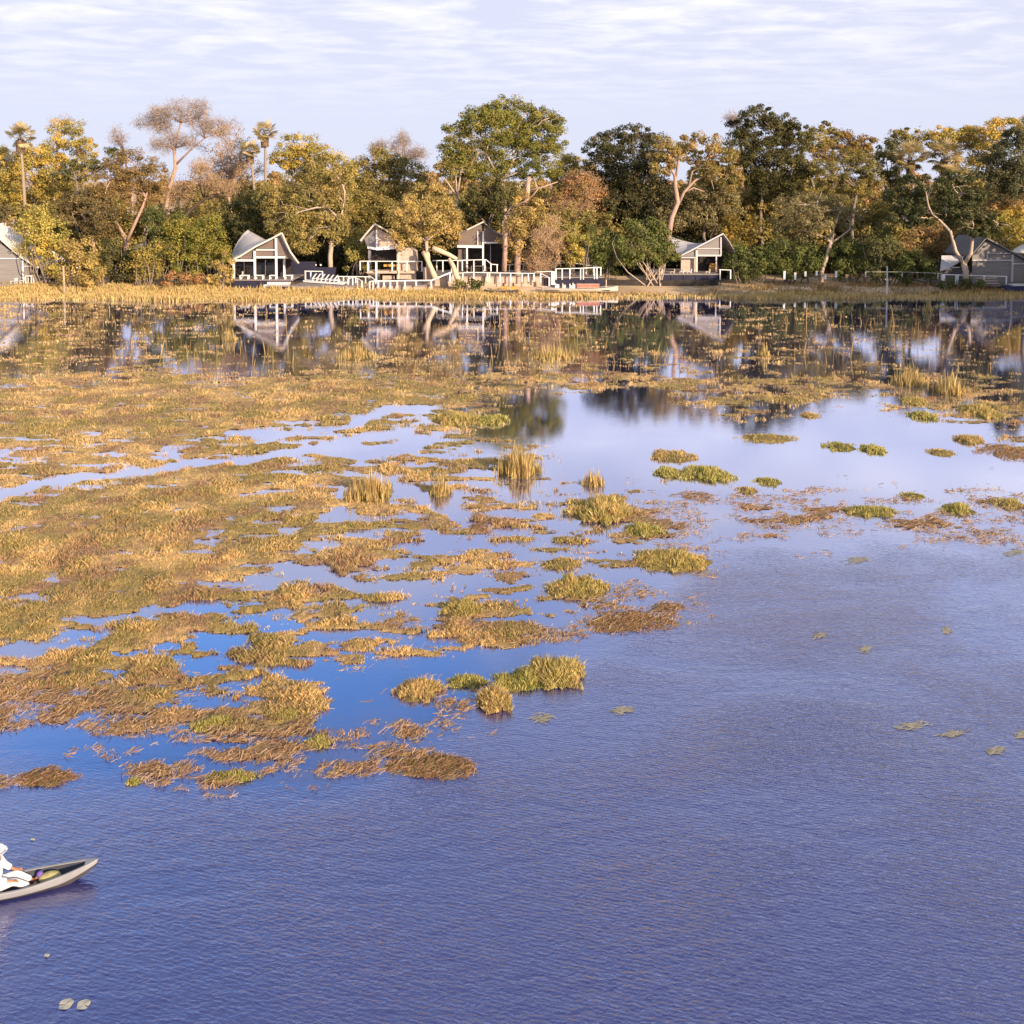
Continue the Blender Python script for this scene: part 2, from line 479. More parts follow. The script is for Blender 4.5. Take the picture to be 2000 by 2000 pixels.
# ------------------------------------------------------------------ water
def build_water():
    xs = np.concatenate([[-6000, -1500, -400, -140], np.arange(-100, 101, 0.7), [140, 400, 1500, 6000]])
    ys = np.concatenate([[-400, -50, 4], np.arange(9, 134, 0.7), [150]])
    X, Y = np.meshgrid(xs, ys)
    V = np.stack([X, Y, 0 * X], -1).reshape(-1, 3)
    ni, nj = X.shape
    i, j = np.meshgrid(np.arange(ni - 1), np.arange(nj - 1), indexing='ij')
    a = (i * nj + j).ravel()
    Fq = np.stack([a, a + 1, a + nj + 1, a + nj], -1)
    yy = np.maximum(Y.ravel(), 8.0)
    px, py = toPx(X.ravel(), yy)
    ex = [-200, 0, 200, 600, 750, 900, 1100, 1250, 1400, 1600, 2000, 2400]
    ey = [1450, 1455, 1490, 1540, 1500, 1400, 1270, 1170, 1060, 1040, 1050, 1050]
    edge = np.interp(px, ex, ey)
    r = np.clip((py - edge + 25 + 60 * (fbm(X.ravel() * .3, yy * .3, 3, 91) - .5)) / 120.0, 0, 1)
    r = r * r * (3 - 2 * r)
    r = r * (0.55 + 0.45 * np.clip((px + py - 1500) / 1800, 0, 1)) + 0.03
    col = np.stack([r, r, r], -1)
    m, t, b = new_mat('lagoon_water')
    t.nodes.remove(b)
    co = t.nodes.new('ShaderNodeTexCoord')
    at = t.nodes.new('ShaderNodeAttribute'); at.attribute_name = 'col'
    def tex(scale, sx, sy, rot, det, rough=.5, dist=0.0):
        mpn = t.nodes.new('ShaderNodeMapping'); mpn.inputs['Scale'].default_value = (sx, sy, 1); mpn.inputs['Rotation'].default_value = (0, 0, rot)
        t.links.new(co.outputs['Object'], mpn.inputs[0])
        nz = t.nodes.new('ShaderNodeTexNoise'); nz.inputs['Scale'].default_value = scale; nz.inputs['Detail'].default_value = det
        nz.inputs['Roughness'].default_value = rough; nz.inputs['Distortion'].default_value = dist
        t.links.new(mpn.outputs[0], nz.inputs['Vector']); return nz
    def math_(op, a, b=None, v=None):
        n = t.nodes.new('ShaderNodeMath'); n.operation = op
        t.links.new(a, n.inputs[0])
        if b is not None: t.links.new(b, n.inputs[1])
        elif v is not None: n.inputs[1].default_value = v
        return n.outputs[0]
    r1 = tex(10.0, .45, 1.0, R(11), 4, .62, .8)
    r2 = tex(3.1, .5, 1.0, R(-9), 3, .55, .6)
    g = tex(.16, .6, 1, R(20), 6, .62, .6)
    wv = t.nodes.new('ShaderNodeTexWave'); wv.wave_type = 'BANDS'; wv.bands_direction = 'Y'
    wmp = t.nodes.new('ShaderNodeMapping'); wmp.inputs['Rotation'].default_value = (0, 0, R(15))
    t.links.new(co.outputs['Object'], wmp.inputs[0]); t.links.new(wmp.outputs[0], wv.inputs['Vector'])
    wv.inputs['Scale'].default_value = 3.1; wv.inputs['Distortion'].default_value = 5.0; wv.inputs['Detail'].default_value = 3
    wv.inputs['Detail Scale'].default_value = 1.6; wv.inputs['Detail Roughness'].default_value = .6
    hsum = math_('ADD', math_('MULTIPLY', r1.outputs['Fac'], v=0.75), math_('MULTIPLY', r2.outputs['Fac'], v=0.9))
    hsum = math_('ADD', hsum, math_('MULTIPLY', wv.outputs['Fac'], v=0.10))
    gust = t.nodes.new('ShaderNodeMapRange'); gust.inputs['From Min'].default_value = .35; gust.inputs['From Max'].default_value = .65
    gust.inputs['To Min'].default_value = .35; gust.inputs['To Max'].default_value = 1.25
    t.links.new(g.outputs['Fac'], gust.inputs['Value'])
    amp = math_('MULTIPLY', at.outputs['Fac'], gust.outputs[0])
    hgt = math_('MULTIPLY', hsum, amp)
    bp = t.nodes.new('ShaderNodeBump'); bp.inputs['Strength'].default_value = 1.0; bp.inputs['Distance'].default_value = 0.039
    t.links.new(hgt, bp.inputs['Height'])
    df = t.nodes.new('ShaderNodeBsdfDiffuse'); df.inputs['Color'].default_value = (.014, .019, .135, 1)
    gl = t.nodes.new('ShaderNodeBsdfGlossy'); gl.inputs['Color'].default_value = (.82, .84, 1.0, 1); gl.inputs['Roughness'].default_value = 0.03
    fr = t.nodes.new('ShaderNodeFresnel'); fr.inputs['IOR'].default_value = 1.75
    t.links.new(bp.outputs[0], fr.inputs['Normal']); t.links.new(bp.outputs[0], gl.inputs['Normal'])
    fm = t.nodes.new('ShaderNodeMapRange'); fm.inputs['From Min'].default_value = 0.08; fm.inputs['From Max'].default_value = 0.27
    fm.inputs['To Min'].default_value = 0.17; fm.inputs['To Max'].default_value = 0.88
    t.links.new(fr.outputs[0], fm.inputs['Value'])
    mx = t.nodes.new('ShaderNodeMixShader'); t.links.new(fm.outputs[0], mx.inputs[0])
    t.links.new(df.outputs[0], mx.inputs[1]); t.links.new(gl.outputs[0], mx.inputs[2])
    t.links.new(mx.outputs[0], t.nodes['Material Output'].inputs[0])
    o = mk('water', V, Fq, m, col=col)
    tag(o, 'blue violet lagoon water, rippled in front and calm among the grass', kind='structure')
build_water()

# ------------------------------------------------------------------ floating marsh mat
def mat_color(n, u, w):
    straw = np.array([.74, .51, .23]); olive = np.array([.44, .33, .13]); brown = np.array([.34, .20, .10]); pink = np.array([.58, .38, .25])
    u = np.clip(u, 0, 1)[:, None]; w = np.clip(w, 0, 1)[:, None]
    c = olive * (1 - u) + straw * u
    return c * (1 - w) + (brown * .6 + pink * .4) * w
def zone(px, py):
    "0 = living grass, 1 = flat brown debris"
    ex = [-200, 0, 200, 600, 750, 900, 1100, 1250, 1400, 1600, 2000, 2400]
    ey = [1450, 1400, 1440, 1500, 1470, 1400, 1280, 1190, 1080, 1000, 1000, 1000]
    e = np.interp(px, ex, ey)
    d = np.clip((py - e + 130) / 120, 0, 1)
    rr = np.clip((px - 1150) / 250, 0, 1) * np.clip((py - 930) / 40, 0, 1)
    return np.clip(np.maximum(d, rr), 0, 1) * .85
def build_mat():
    pys = []
    y = 596.0
    while y < 1600: pys.append(y); y += 1.6 + (y - 596) * 0.0016
    pys = np.array(pys); pxs = np.arange(-170, 2171, 4.0)
    PX, PY = np.meshgrid(pxs, pys)
    X, Y = Gnp(PX, PY)
    mg = margin(PX, PY, X, Y)
    zz = zone(PX, PY)
    hgt = 0.015 + np.clip(mg, 0, .5) * 0.12 * (1 - .75 * zz) + 0.03 * (fbm(X * 3, Y * 3, 3, 55) - .3) * (mg > .05)
    Z = np.where(mg > 0, np.maximum(hgt, 0.012), -0.03)
    ni, nj = X.shape
    i, j = np.meshgrid(np.arange(ni - 1), np.arange(nj - 1), indexing='ij')
    a = (i * nj + j).ravel()
    cm = (mg[:-1, :-1] + mg[1:, 1:] + mg[1:, :-1] + mg[:-1, 1:]).ravel() / 4
    th = np.where(zz[:-1, :-1].ravel() > .4, 0.30, 0.045)
    keep = cm > th
    Fq = np.stack([a, a + nj, a + nj + 1, a + 1], -1)[keep][:, ::-1]
    V = np.stack([X, Y, Z], -1).reshape(-1, 3)
    used = np.zeros(len(V), bool); used[Fq.ravel()] = True
    idx = np.cumsum(used) - 1
    u = (fbm(X * .5, Y * .5, 4, 61) - .42) * 4.5; w = np.maximum(zz, (fbm(X * .8, Y * .8, 4, 67) - .47) * 3.4)
    col = mat_color(None, u.ravel(), w.ravel()) * (0.25 + .55 * fbm(X.ravel() * 9, Y.ravel() * 9, 2, 71) + .75 * fbm(X.ravel() * 1.7, Y.ravel() * 2.6, 3, 73))[:, None]
    o = mk('marsh_mat', V[used], idx[Fq], GRASS, col=col[used])
    tag(o, 'matted floating marsh vegetation with pools of open water', kind='stuff')
build_mat()

def blades(x, y, z, h, w, lean, col, flat=False, seed=1, tips=None):
    "one bent blade (three-vertex fan) per entry; returns V, F, col"
    r = np.random.default_rng(seed)
    n = len(x)
    a = r.uniform(0, 2 * np.pi, n)
    la = r.uniform(0, 2 * np.pi, n)
    ca, sa = np.cos(a) * w / 2, np.sin(a) * w / 2
    # face roughly the broad side any way; bend in direction la
    lx, ly = np.cos(la) * lean * h, np.sin(la) * lean * h
    V = np.empty((n, 4, 3), np.float32)
    V[:, 0] = np.stack([x - ca, y - sa, z], -1)
    V[:, 1] = np.stack([x + ca, y + sa, z], -1)
    V[:, 2] = np.stack([x + ca * .8 + lx * .4, y + sa * .8 + ly * .4, z + h * .6], -1)
    V[:, 3] = np.stack([x + lx, y + ly, z + h], -1)
    b = np.arange(n) * 4
    Fc = np.concatenate([np.stack([b, b + 1, b + 2], -1), np.stack([b, b + 2, b + 3], -1)])
    return V.reshape(-1, 3), Fc, np.repeat(col, 4, axis=0)

def build_marsh_grass():
    r = np.random.default_rng(5)
    n = 1500000
    px = r.uniform(-160, 2160, n); py = 597 + (1600 - 597) * r.uniform(0, 1, n) ** 1.12
    x, y = Gnp(px, py)
    mg = margin(px, py, x, y)
    zz = zone(px, py)
    sel = ((mg > 0.0) | ((mg > -.12) & (coverage(px, py) > .1) & (r.uniform(0, 1, n) < .22 * (1 + mg / .12)))) & (r.uniform(0, 1, n) > zz * .85)
    px, py, x, y, mg, zz = px[sel], py[sel], x[sel], y[sel], mg[sel], zz[sel]
    tall = np.clip((fbm(x * 1.0, y * 1.3, 4, 81) - .48) * 5, 0, 1)
    far = np.clip((y - 60) / 50, 0, 1)
    h = (0.035 + .115 * tall + .08 * np.clip(mg, 0, .5) + .02 * far) * r.uniform(.6, 1.5, len(x)) * (1 - .5 * zz)
    pxm = y / F
    w = pxm * r.uniform(.7, 1.7, len(x))
    z = np.clip(mg, 0, .5) * 0.12 * (1 - .75 * zz) - .01
    u = (fbm(x * .5, y * .5, 4, 61) - .42) * 4.5 + r.normal(0, .35, len(x)) + .3 * far + .35 * tall
    ww = np.maximum(zz * .8, (fbm(x * .8, y * .8, 4, 67) - .47) * 3.4 + r.normal(0, .12, len(x)))
    col = mat_color(None, u, ww) * r.uniform(.75, 1.45, (len(x), 1))
    gr = (r.uniform(0, 1, len(x)) < .10 * (1 - far))[:, None]
    col = np.where(gr, np.array([.16, .20, .04]), col)
    V, Fc, cc = blades(x, y, z, h, w, r.uniform(.1, .9, len(x)), col, seed=6)
    o = mk('marsh_grass', V, Fc, GRASS, col=cc)
    tag(o, 'straw and olive marsh grass growing out of the shallow water', kind='stuff')
    print('marsh blades', len(x))
    # dead stems lying flat on the water at the edges
    n = 420000
    px = r.uniform(-160, 2160, n); py = r.uniform(900, 1580, n)
    x, y = Gnp(px, py)
    mg = margin(px, py, x, y); zz = zone(px, py)
    fine = fbm(x * 3.2, y * 4.5, 3, 87)
    sel = (mg > -0.10) & (r.uniform(0, 1, n) < (zz * .85 + .08) * np.clip((fine - .40) * 5, .05, 1)) & (coverage(px, py) > .02)
    x, y, mg = x[sel], y[sel], mg[sel]; k = len(x)
    a = r.normal(0.1, .8, k); ln = r.uniform(.06, .30, k)
    pxm = y / F; w = pxm * r.uniform(.5, 1.2, k)
    d = np.stack([np.cos(a), np.sin(a)], -1); pe = np.stack([-np.sin(a), np.cos(a)], -1)
    c = np.stack([x, y], -1)
    V = np.empty((k, 4, 3), np.float32)
    z0 = .02 + .10 * np.clip(mg, 0, .4) + r.uniform(0, .03, k); z1 = z0 + r.uniform(-.02, .09, k)
    for q, (s1, s2, zz_) in enumerate(((-1, -1, z0), (1, -1, z1), (1, 1, z1), (-1, 1, z0))):
        V[:, q, :2] = c + d * (s1 * ln / 2)[:, None] + pe * (s2 * w / 2)[:, None]
        V[:, q, 2] = zz_ + (s2 > 0) * w * .6
    b = np.arange(k) * 4
    Fq = np.stack([b, b + 1, b + 2, b + 3], -1)
    pal = np.array([[.46, .27, .15], [.32, .18, .10], [.60, .42, .28], [.20, .12, .07], [.50, .34, .14]])
    col = pal[r.integers(0, 5, k)] * r.uniform(.8, 1.3, (k, 1))
    o = mk('dead_stems', V.reshape(-1, 3), Fq, GRASS, col=np.repeat(col, 4, 0))
    tag(o, 'reddish brown dead stems lying on the water along the marsh edge', kind='stuff')
    print('stems', k)
    # thin emergent reed stems in the far shallows
    n = 1600
    px = r.uniform(-100, 2100, n); py = 600 + 150 * r.uniform(0, 1, n) ** 1.3
    x, y = Gnp(px, py)
    cl = fbm(x * .15, y * .15, 3, 101)
    sel = cl > .50
    x, y, cl = x[sel], y[sel], cl[sel]; k = len(x)
    h = r.uniform(.3, 1.1, k) * (0.5 + 2.5 * (cl - .5) * 3)
    col = np.array([.44, .30, .11]) * r.uniform(.6, 1.3, (k, 1))
    V, Fc, cc = blades(x, y, x * 0 - .02, h, y / F * 1.3, r.uniform(0, .25, k), col, seed=9)
    o = mk('emergent_reeds', V, Fc, GRASS, col=cc)
    tag(o, 'golden reed stems standing in the far shallows', kind='stuff')
    # golden grass on the bank
    n = 160000
    x = r.uniform(-95, 95, n); y = shore_y(x) + r.uniform(-2.5, 9.5, n) ** 1.0
    patch = fbm(x * .2, y * .3, 4, 111)
    lf = np.clip((10 - x) / 30, 0, 1)
    sel = (patch + .20 * lf > .53) | (r.uniform(0, 1, n) < .25)
    sel &= ~((x > -17) & (x < 26) & (y > 128.2)) & ~((x < -17) & (x > -41) & (y > 128.5))
    sel &= ~((x > 10) & (y > 127.0) & (r.uniform(0, 1, n) > .22))
    x, y, patch, lf = x[sel], y[sel], patch[sel], lf[sel]; k = len(x)
    h = r.uniform(.12, .75, k) * (.6 + .9 * np.clip(patch - .35, 0, .5) * 2 + .35 * lf * (y > 128))
    col = np.array([.74, .53, .24]) * (1 - .0) * r.uniform(.7, 1.2, (k, 1))
    gm = (r.uniform(0, 1, k) < .25)[:, None]
    col = np.where(gm, np.array([.42, .37, .13]) * r.uniform(.8, 1.3, (k, 1)), col)
    bank_shade = ((x > 10) & (y > 126.3))[:, None]
    col = np.where(bank_shade, col * np.array([.62, .55, .55]), col)  # shade over the right bank painted into the grass colour
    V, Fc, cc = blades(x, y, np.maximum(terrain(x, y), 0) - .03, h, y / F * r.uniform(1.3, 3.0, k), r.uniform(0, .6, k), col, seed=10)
    o = mk('bank_grass', V, Fc, GRASS, col=cc)
    tag(o, 'golden dry grass along the far bank', kind='stuff')
build_marsh_grass()

# ------------------------------------------------------------------ single tussocks and reed clumps
def tussock(px, py, rx, ry, style, label, hh=None, name='grass_tussock', cat='grass tussock', group='grass tussocks in the marsh'):
    x0, y0, _ = G(px, py + ry * .6)
    mp_ = y0 / F
    rxm = rx * mp_
    dyp = F * H / y0 ** 2
    rym = max(0.35 * rxm, min(rxm * 1.1, ry * .9 / dyp))
    root = empty(name, (x0, y0, 0), label, cat, group)
    r = np.random.default_rng(int(px * 7 + py * 3))
    pal = {'green': [(.40, .38, .10), (.54, .46, .16), (.30, .28, .08)], 'gold': [(.66, .48, .21), (.52, .37, .15), (.42, .35, .13)],
           'mixed': [(.68, .49, .21), (.43, .36, .12), (.56, .43, .16)], 'brown': [(.30, .16, .08), (.40, .24, .13), (.20, .15, .06)]}[style]
    pal = np.array(pal)
    # mound
    ns, nr = 30, 6
    Vm = [(x0, y0, .16 * min(1, rxm))]; Fm = []
    for i in range(1, nr + 1):
        for k in range(ns):
            a = 2 * math.pi * k / ns
            rr = i / nr * (0.85 + .35 * mnoise.noise((math.cos(a) * 1.3 + px, math.sin(a) * 1.3, i * .1)))
            Vm.append((x0 + rxm * rr * math.cos(a), y0 + rym * rr * math.sin(a), (.16 * min(1, rxm)) * (1 - (i / nr) ** 2) + .005 - .03 * (i == nr)))
    for k in range(ns): Fm.append((0, 1 + k, 1 + (k + 1) % ns))
    for i in range(nr - 1):
        for k in range(ns):
            a, b = 1 + i * ns + k, 1 + i * ns + (k + 1) % ns
            Fm.append((a, a + ns, b + ns, b))
    if style == 'brown': pass
    cm = np.tile(pal[2] * .4 + np.array([.05, .03, .015]), (len(Vm), 1))
    if style == 'brown':
        n = int(np.clip(rx * max(ry, 8) * .7, 120, 2000))
        rr = np.sqrt(r.uniform(0, 1, n)); a = r.uniform(0, 2 * np.pi, n)
        cl = .35 + 1.1 * fbm(np.cos(a) * 2 + px, np.sin(a) * 2 + rr * 2, 3, 7)
        c = np.stack([x0 + rxm * rr * np.cos(a) * cl, y0 + rym * rr * np.sin(a) * cl], -1)
        an = r.normal(.1, .7, n); ln = r.uniform(.06, .3, n); w = mp_ * r.uniform(.6, 1.3, n)
        d = np.stack([np.cos(an), np.sin(an)], -1); pe = np.stack([-np.sin(an), np.cos(an)], -1)
        z0_ = .01 + r.uniform(0, .07, n) * (1.1 - rr); z1_ = z0_ + r.uniform(-.01, .08, n)
        V = np.empty((n, 4, 3), np.float32)
        for q, (s1, s2, zq) in enumerate(((-1, -1, z0_), (1, -1, z1_), (1, 1, z1_), (-1, 1, z0_))):
            V[:, q, :2] = c + d * (s1 * ln / 2)[:, None] + pe * (s2 * w / 2)[:, None]; V[:, q, 2] = zq + (s2 > 0) * w * .5
        pl = np.array([[.40, .22, .11], [.28, .15, .07], [.48, .31, .18], [.22, .17, .06]])
        cc = np.repeat(pl[r.integers(0, 4, n)] * r.uniform(.8, 1.3, (n, 1)), 4, 0)
        mk('stems', V.reshape(-1, 3), np.arange(4 * n, dtype=np.int32).reshape(-1, 4), GRASS, root, col=cc)
        Vm = [(v[0] * .55 + x0 * .45, v[1] * .55 + y0 * .45, max(v[2], -.01) * .5) for v in Vm]
    if style != 'brown': mk('root_mat', Vm, Fm, GRASS, root, col=cm)
    n = int(np.clip(rx * max(ry, 8) * (2.6 if style != 'brown' else 1.0), 350, 7000))
    if name == 'reed_clump': n = n // 3
    rr = np.sqrt(r.uniform(0, 1, n)); a = r.uniform(0, 2 * np.pi, n)
    cl = .22 + 1.35 * fbm(np.cos(a) * 3.2 + px, np.sin(a) * 3.2 + rr * 1.5, 4, 7)
    x = x0 + rxm * rr * np.cos(a) * cl; y = y0 + rym * rr * np.sin(a) * cl
    base = hh if hh else (ry * .75 * mp_ if style != 'brown' else ry * .3 * mp_) * (.5 + 1.0 * fbm(x * 2.2, y * 2.2, 3, 19))
    h = base * (1.12 - .75 * rr) * r.uniform(.4, 1.35, n)
    if style == 'brown': h *= .5
    clump = (fbm(x * 1.4, y * 1.4, 3, 13) * 3).astype(int) % 3
    ci = np.where(r.uniform(0, 1, n) < .6, clump, r.integers(0, 3, n))
    col = pal[ci] * r.uniform(.75, 1.35, (n, 1))
    lean = r.uniform(.0, .75, n) * (.35 + .9 * rr)
    if name == 'reed_clump':
        lean *= .3; h *= r.uniform(.25, .85, n)
    V, Fc, cc = blades(x, y, np.zeros(n) + .02 * 1, h, mp_ * r.uniform(1.1, 2.2, n), lean, col, seed=int(px))
    mk('blades', V, Fc, GRASS, root, col=cc)
TUSS = [
 (1309, 884, 46, 14, 'gold', 'golden tussock alone in the open pool, just behind the bright green mounds'),
 (1302, 915, 28, 15, 'green', 'small bright green mound left of the long green mound in the pool'),
 (1380, 917, 52, 18, 'green', 'long bright green mound in the open pool, greenest of all'),
 (1175, 982, 62, 30, 'mixed', 'large dome of golden green grass at the pool edge, centre of the marsh'),
 (1259, 1028, 38, 17, 'green', 'green cushion right below the large golden green dome'),
 (933, 1024, 20, 11, 'brown', 'little brown tuft alone in a pale pool'),
 (962, 815, 36, 14, 'green', 'bright green bump at the dark reflection, behind the tall reed clump'),
 (890, 812, 50, 16, 'mixed', 'low yellow green bank left of the bright green bump'),
 (1499, 851, 58, 9, 'mixed', 'flat thin islet in the middle of the right pool'),
 (1640, 867, 32, 10, 'green', 'left one of the two small mounds strung out in the right pool'),
 (1707, 872, 28, 12, 'green', 'right one of the two small mounds strung out in the right pool'),
 (1836, 880, 30, 8, 'mixed', 'flat tuft left of the brown bank at the right edge'),
 (1499, 936, 28, 9, 'green', 'small dark green tuft right of the long bright green mound'),
 (1459, 954, 22, 9, 'gold', 'pale dry tuft below the small dark green tuft'),
 (1782, 964, 25, 8, 'green', 'faint green tuft in the right shallows near brown stems'),
 (1698, 992, 62, 13, 'green', 'long green topped islet among brown stems on the right'),
 (1869, 987, 35, 14, 'green', 'rounded green tuft above the brown stems near the right edge'),
 (1970, 978, 35, 12, 'mixed', 'green and brown tuft touching the right edge of the picture'),
 (1892, 852, 28, 14, 'gold', 'golden tip of the brown bank at the right edge'),
 (1972, 872, 62, 20, 'brown', 'big brown bank with dark underside at the right edge'),
 (1916, 795, 42, 19, 'mixed', 'round golden green mound beside the reeds on the far right'),
 (1785, 778, 30, 12, 'mixed', 'small round mound below the dense far right reeds'),
 (1803, 806, 28, 13, 'green', 'greener mound in front of the far right reeds'),
 (1582, 806, 18, 10, 'gold', 'little golden tuft standing at the dark reflection, right of centre'),
 (1545, 776, 44, 9, 'gold', 'flat golden ledge behind the little golden tuft'),
 (1358, 964, 40, 10, 'brown', 'brown and green strip left of the pale dry tuft'),
 (1128, 1135, 64, 25, 'mixed', 'ragged tussock alone in the lilac water, right of the marsh centre'),
 (1310, 1083, 86, 23, 'mixed', 'long broad tussock reaching into open water, right tip of the marsh'),
 (904, 1180, 46, 21, 'mixed', 'tussock with tall straw spikes between two pale pools'),
 (1099, 1094, 46, 13, 'gold', 'low golden tussock behind the ragged lone one'),
 (1088, 1300, 58, 34, 'mixed', 'tall yellow green tussock at the right end of the front island'),
 (1010, 1320, 48, 24, 'green', 'green middle of the front island'),
 (912, 1324, 44, 16, 'green', 'low green strip between the straw tuft and the front island'),
 (820, 1336, 46, 26, 'gold', 'straw tuft at the left end of the front island'),
 (969, 1352, 34, 34, 'gold', 'spiky orange gold tuft in front of the front island'),
 (1225, 1200, 88, 26, 'brown', 'reddish brown raft of stems at the open water edge'),
 (1306, 1180, 32, 11, 'brown', 'dark tip behind the reddish brown raft'),
 (424, 1407, 50, 17, 'green', 'yellow green cushion among orange stems, lower left marsh'),
 (565, 1391, 45, 15, 'green', 'bright tuft beside the blue pool, lower left marsh'),
 (623, 1442, 28, 15, 'green', 'small round green tuft below the blue pool'),
 (262, 1521, 16, 11, 'green', 'tiny green tuft at the lowest left edge of the marsh'),
 (450, 1511, 56, 14, 'green', 'green strip at the lowest front edge of the marsh'),
 (90, 1508, 60, 22, 'brown', 'loose brown stem raft floating below the blue pool at the left'),
 (840, 1480, 80, 30, 'brown', 'thin lacework of brown stems right of the small green tuft'),
]
for a in TUSS: tussock(*a)
REEDS = [
 (1016, 905, 40, 30, 2.3, 'tallest straw reed clump in the marsh centre, broom shaped'),
 (725, 950, 48, 30, 1.7, 'straw reed clump left of centre beside a pale pool'),
 (860, 950, 22, 24, 1.5, 'slim reed clump between the two large reed clumps'),
 (1157, 935, 24, 16, 1.2, 'thin faint reeds standing in the open pool'),
 (1080, 690, 50, 14, 1.8, 'pale reeds left of the bright gap in the tree reflection'),
 (700, 690, 40, 14, 1.6, 'far reeds left of the cottage reflection'),
 (1775, 740, 32, 16, 2.2, 'left reeds of the far right reed bed'),
 (1855, 755, 36, 20, 2.4, 'right reeds of the far right reed bed'),
 (1492, 690, 16, 10, 2.2, 'dark topped single reed tuft in the black reflection'),
 (450, 660, 14, 8, 2.0, 'golden reed tuft below the leftmost gabled pavilion'),
 (1813, 605, 10, 6, 2.2, 'orange lit reed tuft at the bank, right of the two tone trunk'),
 (510, 568, 10, 5, 1.9, 'orange lit reed tuft before the pavilion steps'),
]
for px, py, rx, ry, hh, lab in REEDS:
    tussock(px, py, rx, ry, 'gold', lab, hh, 'reed_clump', 'reeds', 'reed clumps in the marsh')
# ------------------------------------------------------------------ camp buildings, decks, railings
def post(b, px, pt, pb, Y, w=.16):
    x, y, z1 = P(px, pt, Y); z0 = P(px, pb, Y)[2]
    b.box(x - w/2, x + w/2, Y - w/2, Y + w/2, z0, z1)
def beam(b, p0, p1, Y, w=.16, Y2=None):
    b.bar(P(p0[0], p0[1], Y), P(p1[0], p1[1], Y2 or Y), w)
def panel(b, pts, Y, t=.08):
    b.prism([P(x, y, Y) for x, y in pts], (0, t, 0))
def deck(name, label, x0p, x1p, ptop, Yf, Yb, top, skirt, pbot=None, cat='deck'):
    x0, _, z = P(x0p, ptop, Yf); x1 = P(x1p, ptop, Yf)[0]
    root = empty(name, ((x0 + x1) / 2, Yf, 0), label, cat)
    b = MB(); b.box(x0 - .1, x1 + .1, Yf - .08, Yb, z - .14, z); b.build('deck_floor', M[top], root)
    b = MB(); b.box(x0, x1, Yf + .02, Yf + .22, -.3, z - .142); b.build('skirting', M[skirt], root)
    if x1p - x0p > 60:
        b = MB()
        for k in range(int((x1 - x0) / 1.8) + 1):
            b.box(x0 + .2 + k * 1.8, x0 + .34 + k * 1.8, Yf - .06, Yf + .015, -.2, z - .145)
        b.build('skirting_batten', M['deck' if skirt != 'navy' else 'navy'], root)
    return z
def railing(label, tops, posts, ph, mids=1, w=.13, pw=.15, thick=()):
    "tops: (px, py, Y) polyline; posts: (px, py_bottom)"
    pts = [Vector(P(*t)) for t in tops]
    root = empty('railing', (pts[0].x, pts[0].y, 0), label, 'railing', 'white deck railings')
    b = MB()
    for a, c in zip(pts[:-1], pts[1:]): b.bar(a, c, w * 1.0, w * .8)
    b.build('handrail', M['white'], root)
    for q in posts:
        px, pb = q[0], q[1]; ww = q[2] if len(q) > 2 else pw
        tt = sorted(tops, key=lambda t: t[0])
        py = float(np.interp(px, [t[0] for t in tt], [t[1] for t in tt])); Y = float(np.interp(px, [t[0] for t in tt], [t[2] for t in tt]))
        b = MB(); post(b, px, py, pb, Y, ww); b.build('post', M['white'], root)

# ---- leftmost tent, cut by the frame edge
Y = 133.0
r_ = empty('safari_tent', (-75, Y, .5), 'grey gabled tent with white swooping eaves, cut by the left picture edge', 'tent', 'safari tents of the camp')
b = MB(); g = []
for v in range(7):
    y = Y - .4 + v * 1.5; t = v / 6
    row = []
    for (px, py) in ((-30, 438), (-6, 458), (16, 478), (41, 500), (58, 511), (74, 522)):
        x, _, z = P(px, py, Y); row.append((x + 0, y, z + .5 * math.sin(t * math.pi) * (-.4) - .0 + .3 * t))
    g.append(row)
b.slab(g, .12); b.build('roof', M['canvas_pale'], r_)
b = MB(); panel(b, [(-30, 455), (16, 486), (41, 507), (60, 518), (66, 552), (-30, 552)], Y + .3); b.build('gable_wall', M['greyslat'], r_)
b = MB(); panel(b, [(-6, 446), (2, 452), (32, 486), (8, 468)], Y + 6); b.build('roof_vent', M['towel'], r_)
b = MB(); b.bar(P(0, 451, Y + 5.8), P(34, 487, Y + 5.8), .22); b.build('roof_trim', M['canvas_pale'], r_)
b = MB(); beam(b, (-30, 505), (44, 505), Y + .1, .14); beam(b, (46, 520), (66, 520), Y + .1, .12); b.build('beam', M['white'], r_)
b = MB(); post(b, 44.5, 509, 556, Y, .2); b.build('post', M['white'], r_)
deck('terrace_deck', 'low wooden terrace of the tent cut by the left picture edge', -40, 66, 555, 131.5, 140, 'deck', 'deck')
def table(px, ptop, pbot, Y, wpx, label, mat='white', name='table', cat='table', group='white deck tables'):
    x, _, z1 = P(px, ptop, Y); z0 = P(px, pbot, Y)[2]; w = wpx * mpp(Y)
    root = empty(name, (x, Y, z0), label, cat, group)
    b = MB(); b.box(x - w/2, x + w/2, Y - .4, Y + .4, z1 - .09, z1); b.build('table_top', M[mat], root)
    for sx in (-1, 1):
        for sy in (-1, 1):
            b = MB(); b.box(x + sx * (w/2 - .07) - .06, x + sx * (w/2 - .07) + .06, Y + sy * .33 - .05, Y + sy * .33 + .05, z0, z1 - .09); b.build('leg', M[mat], root)
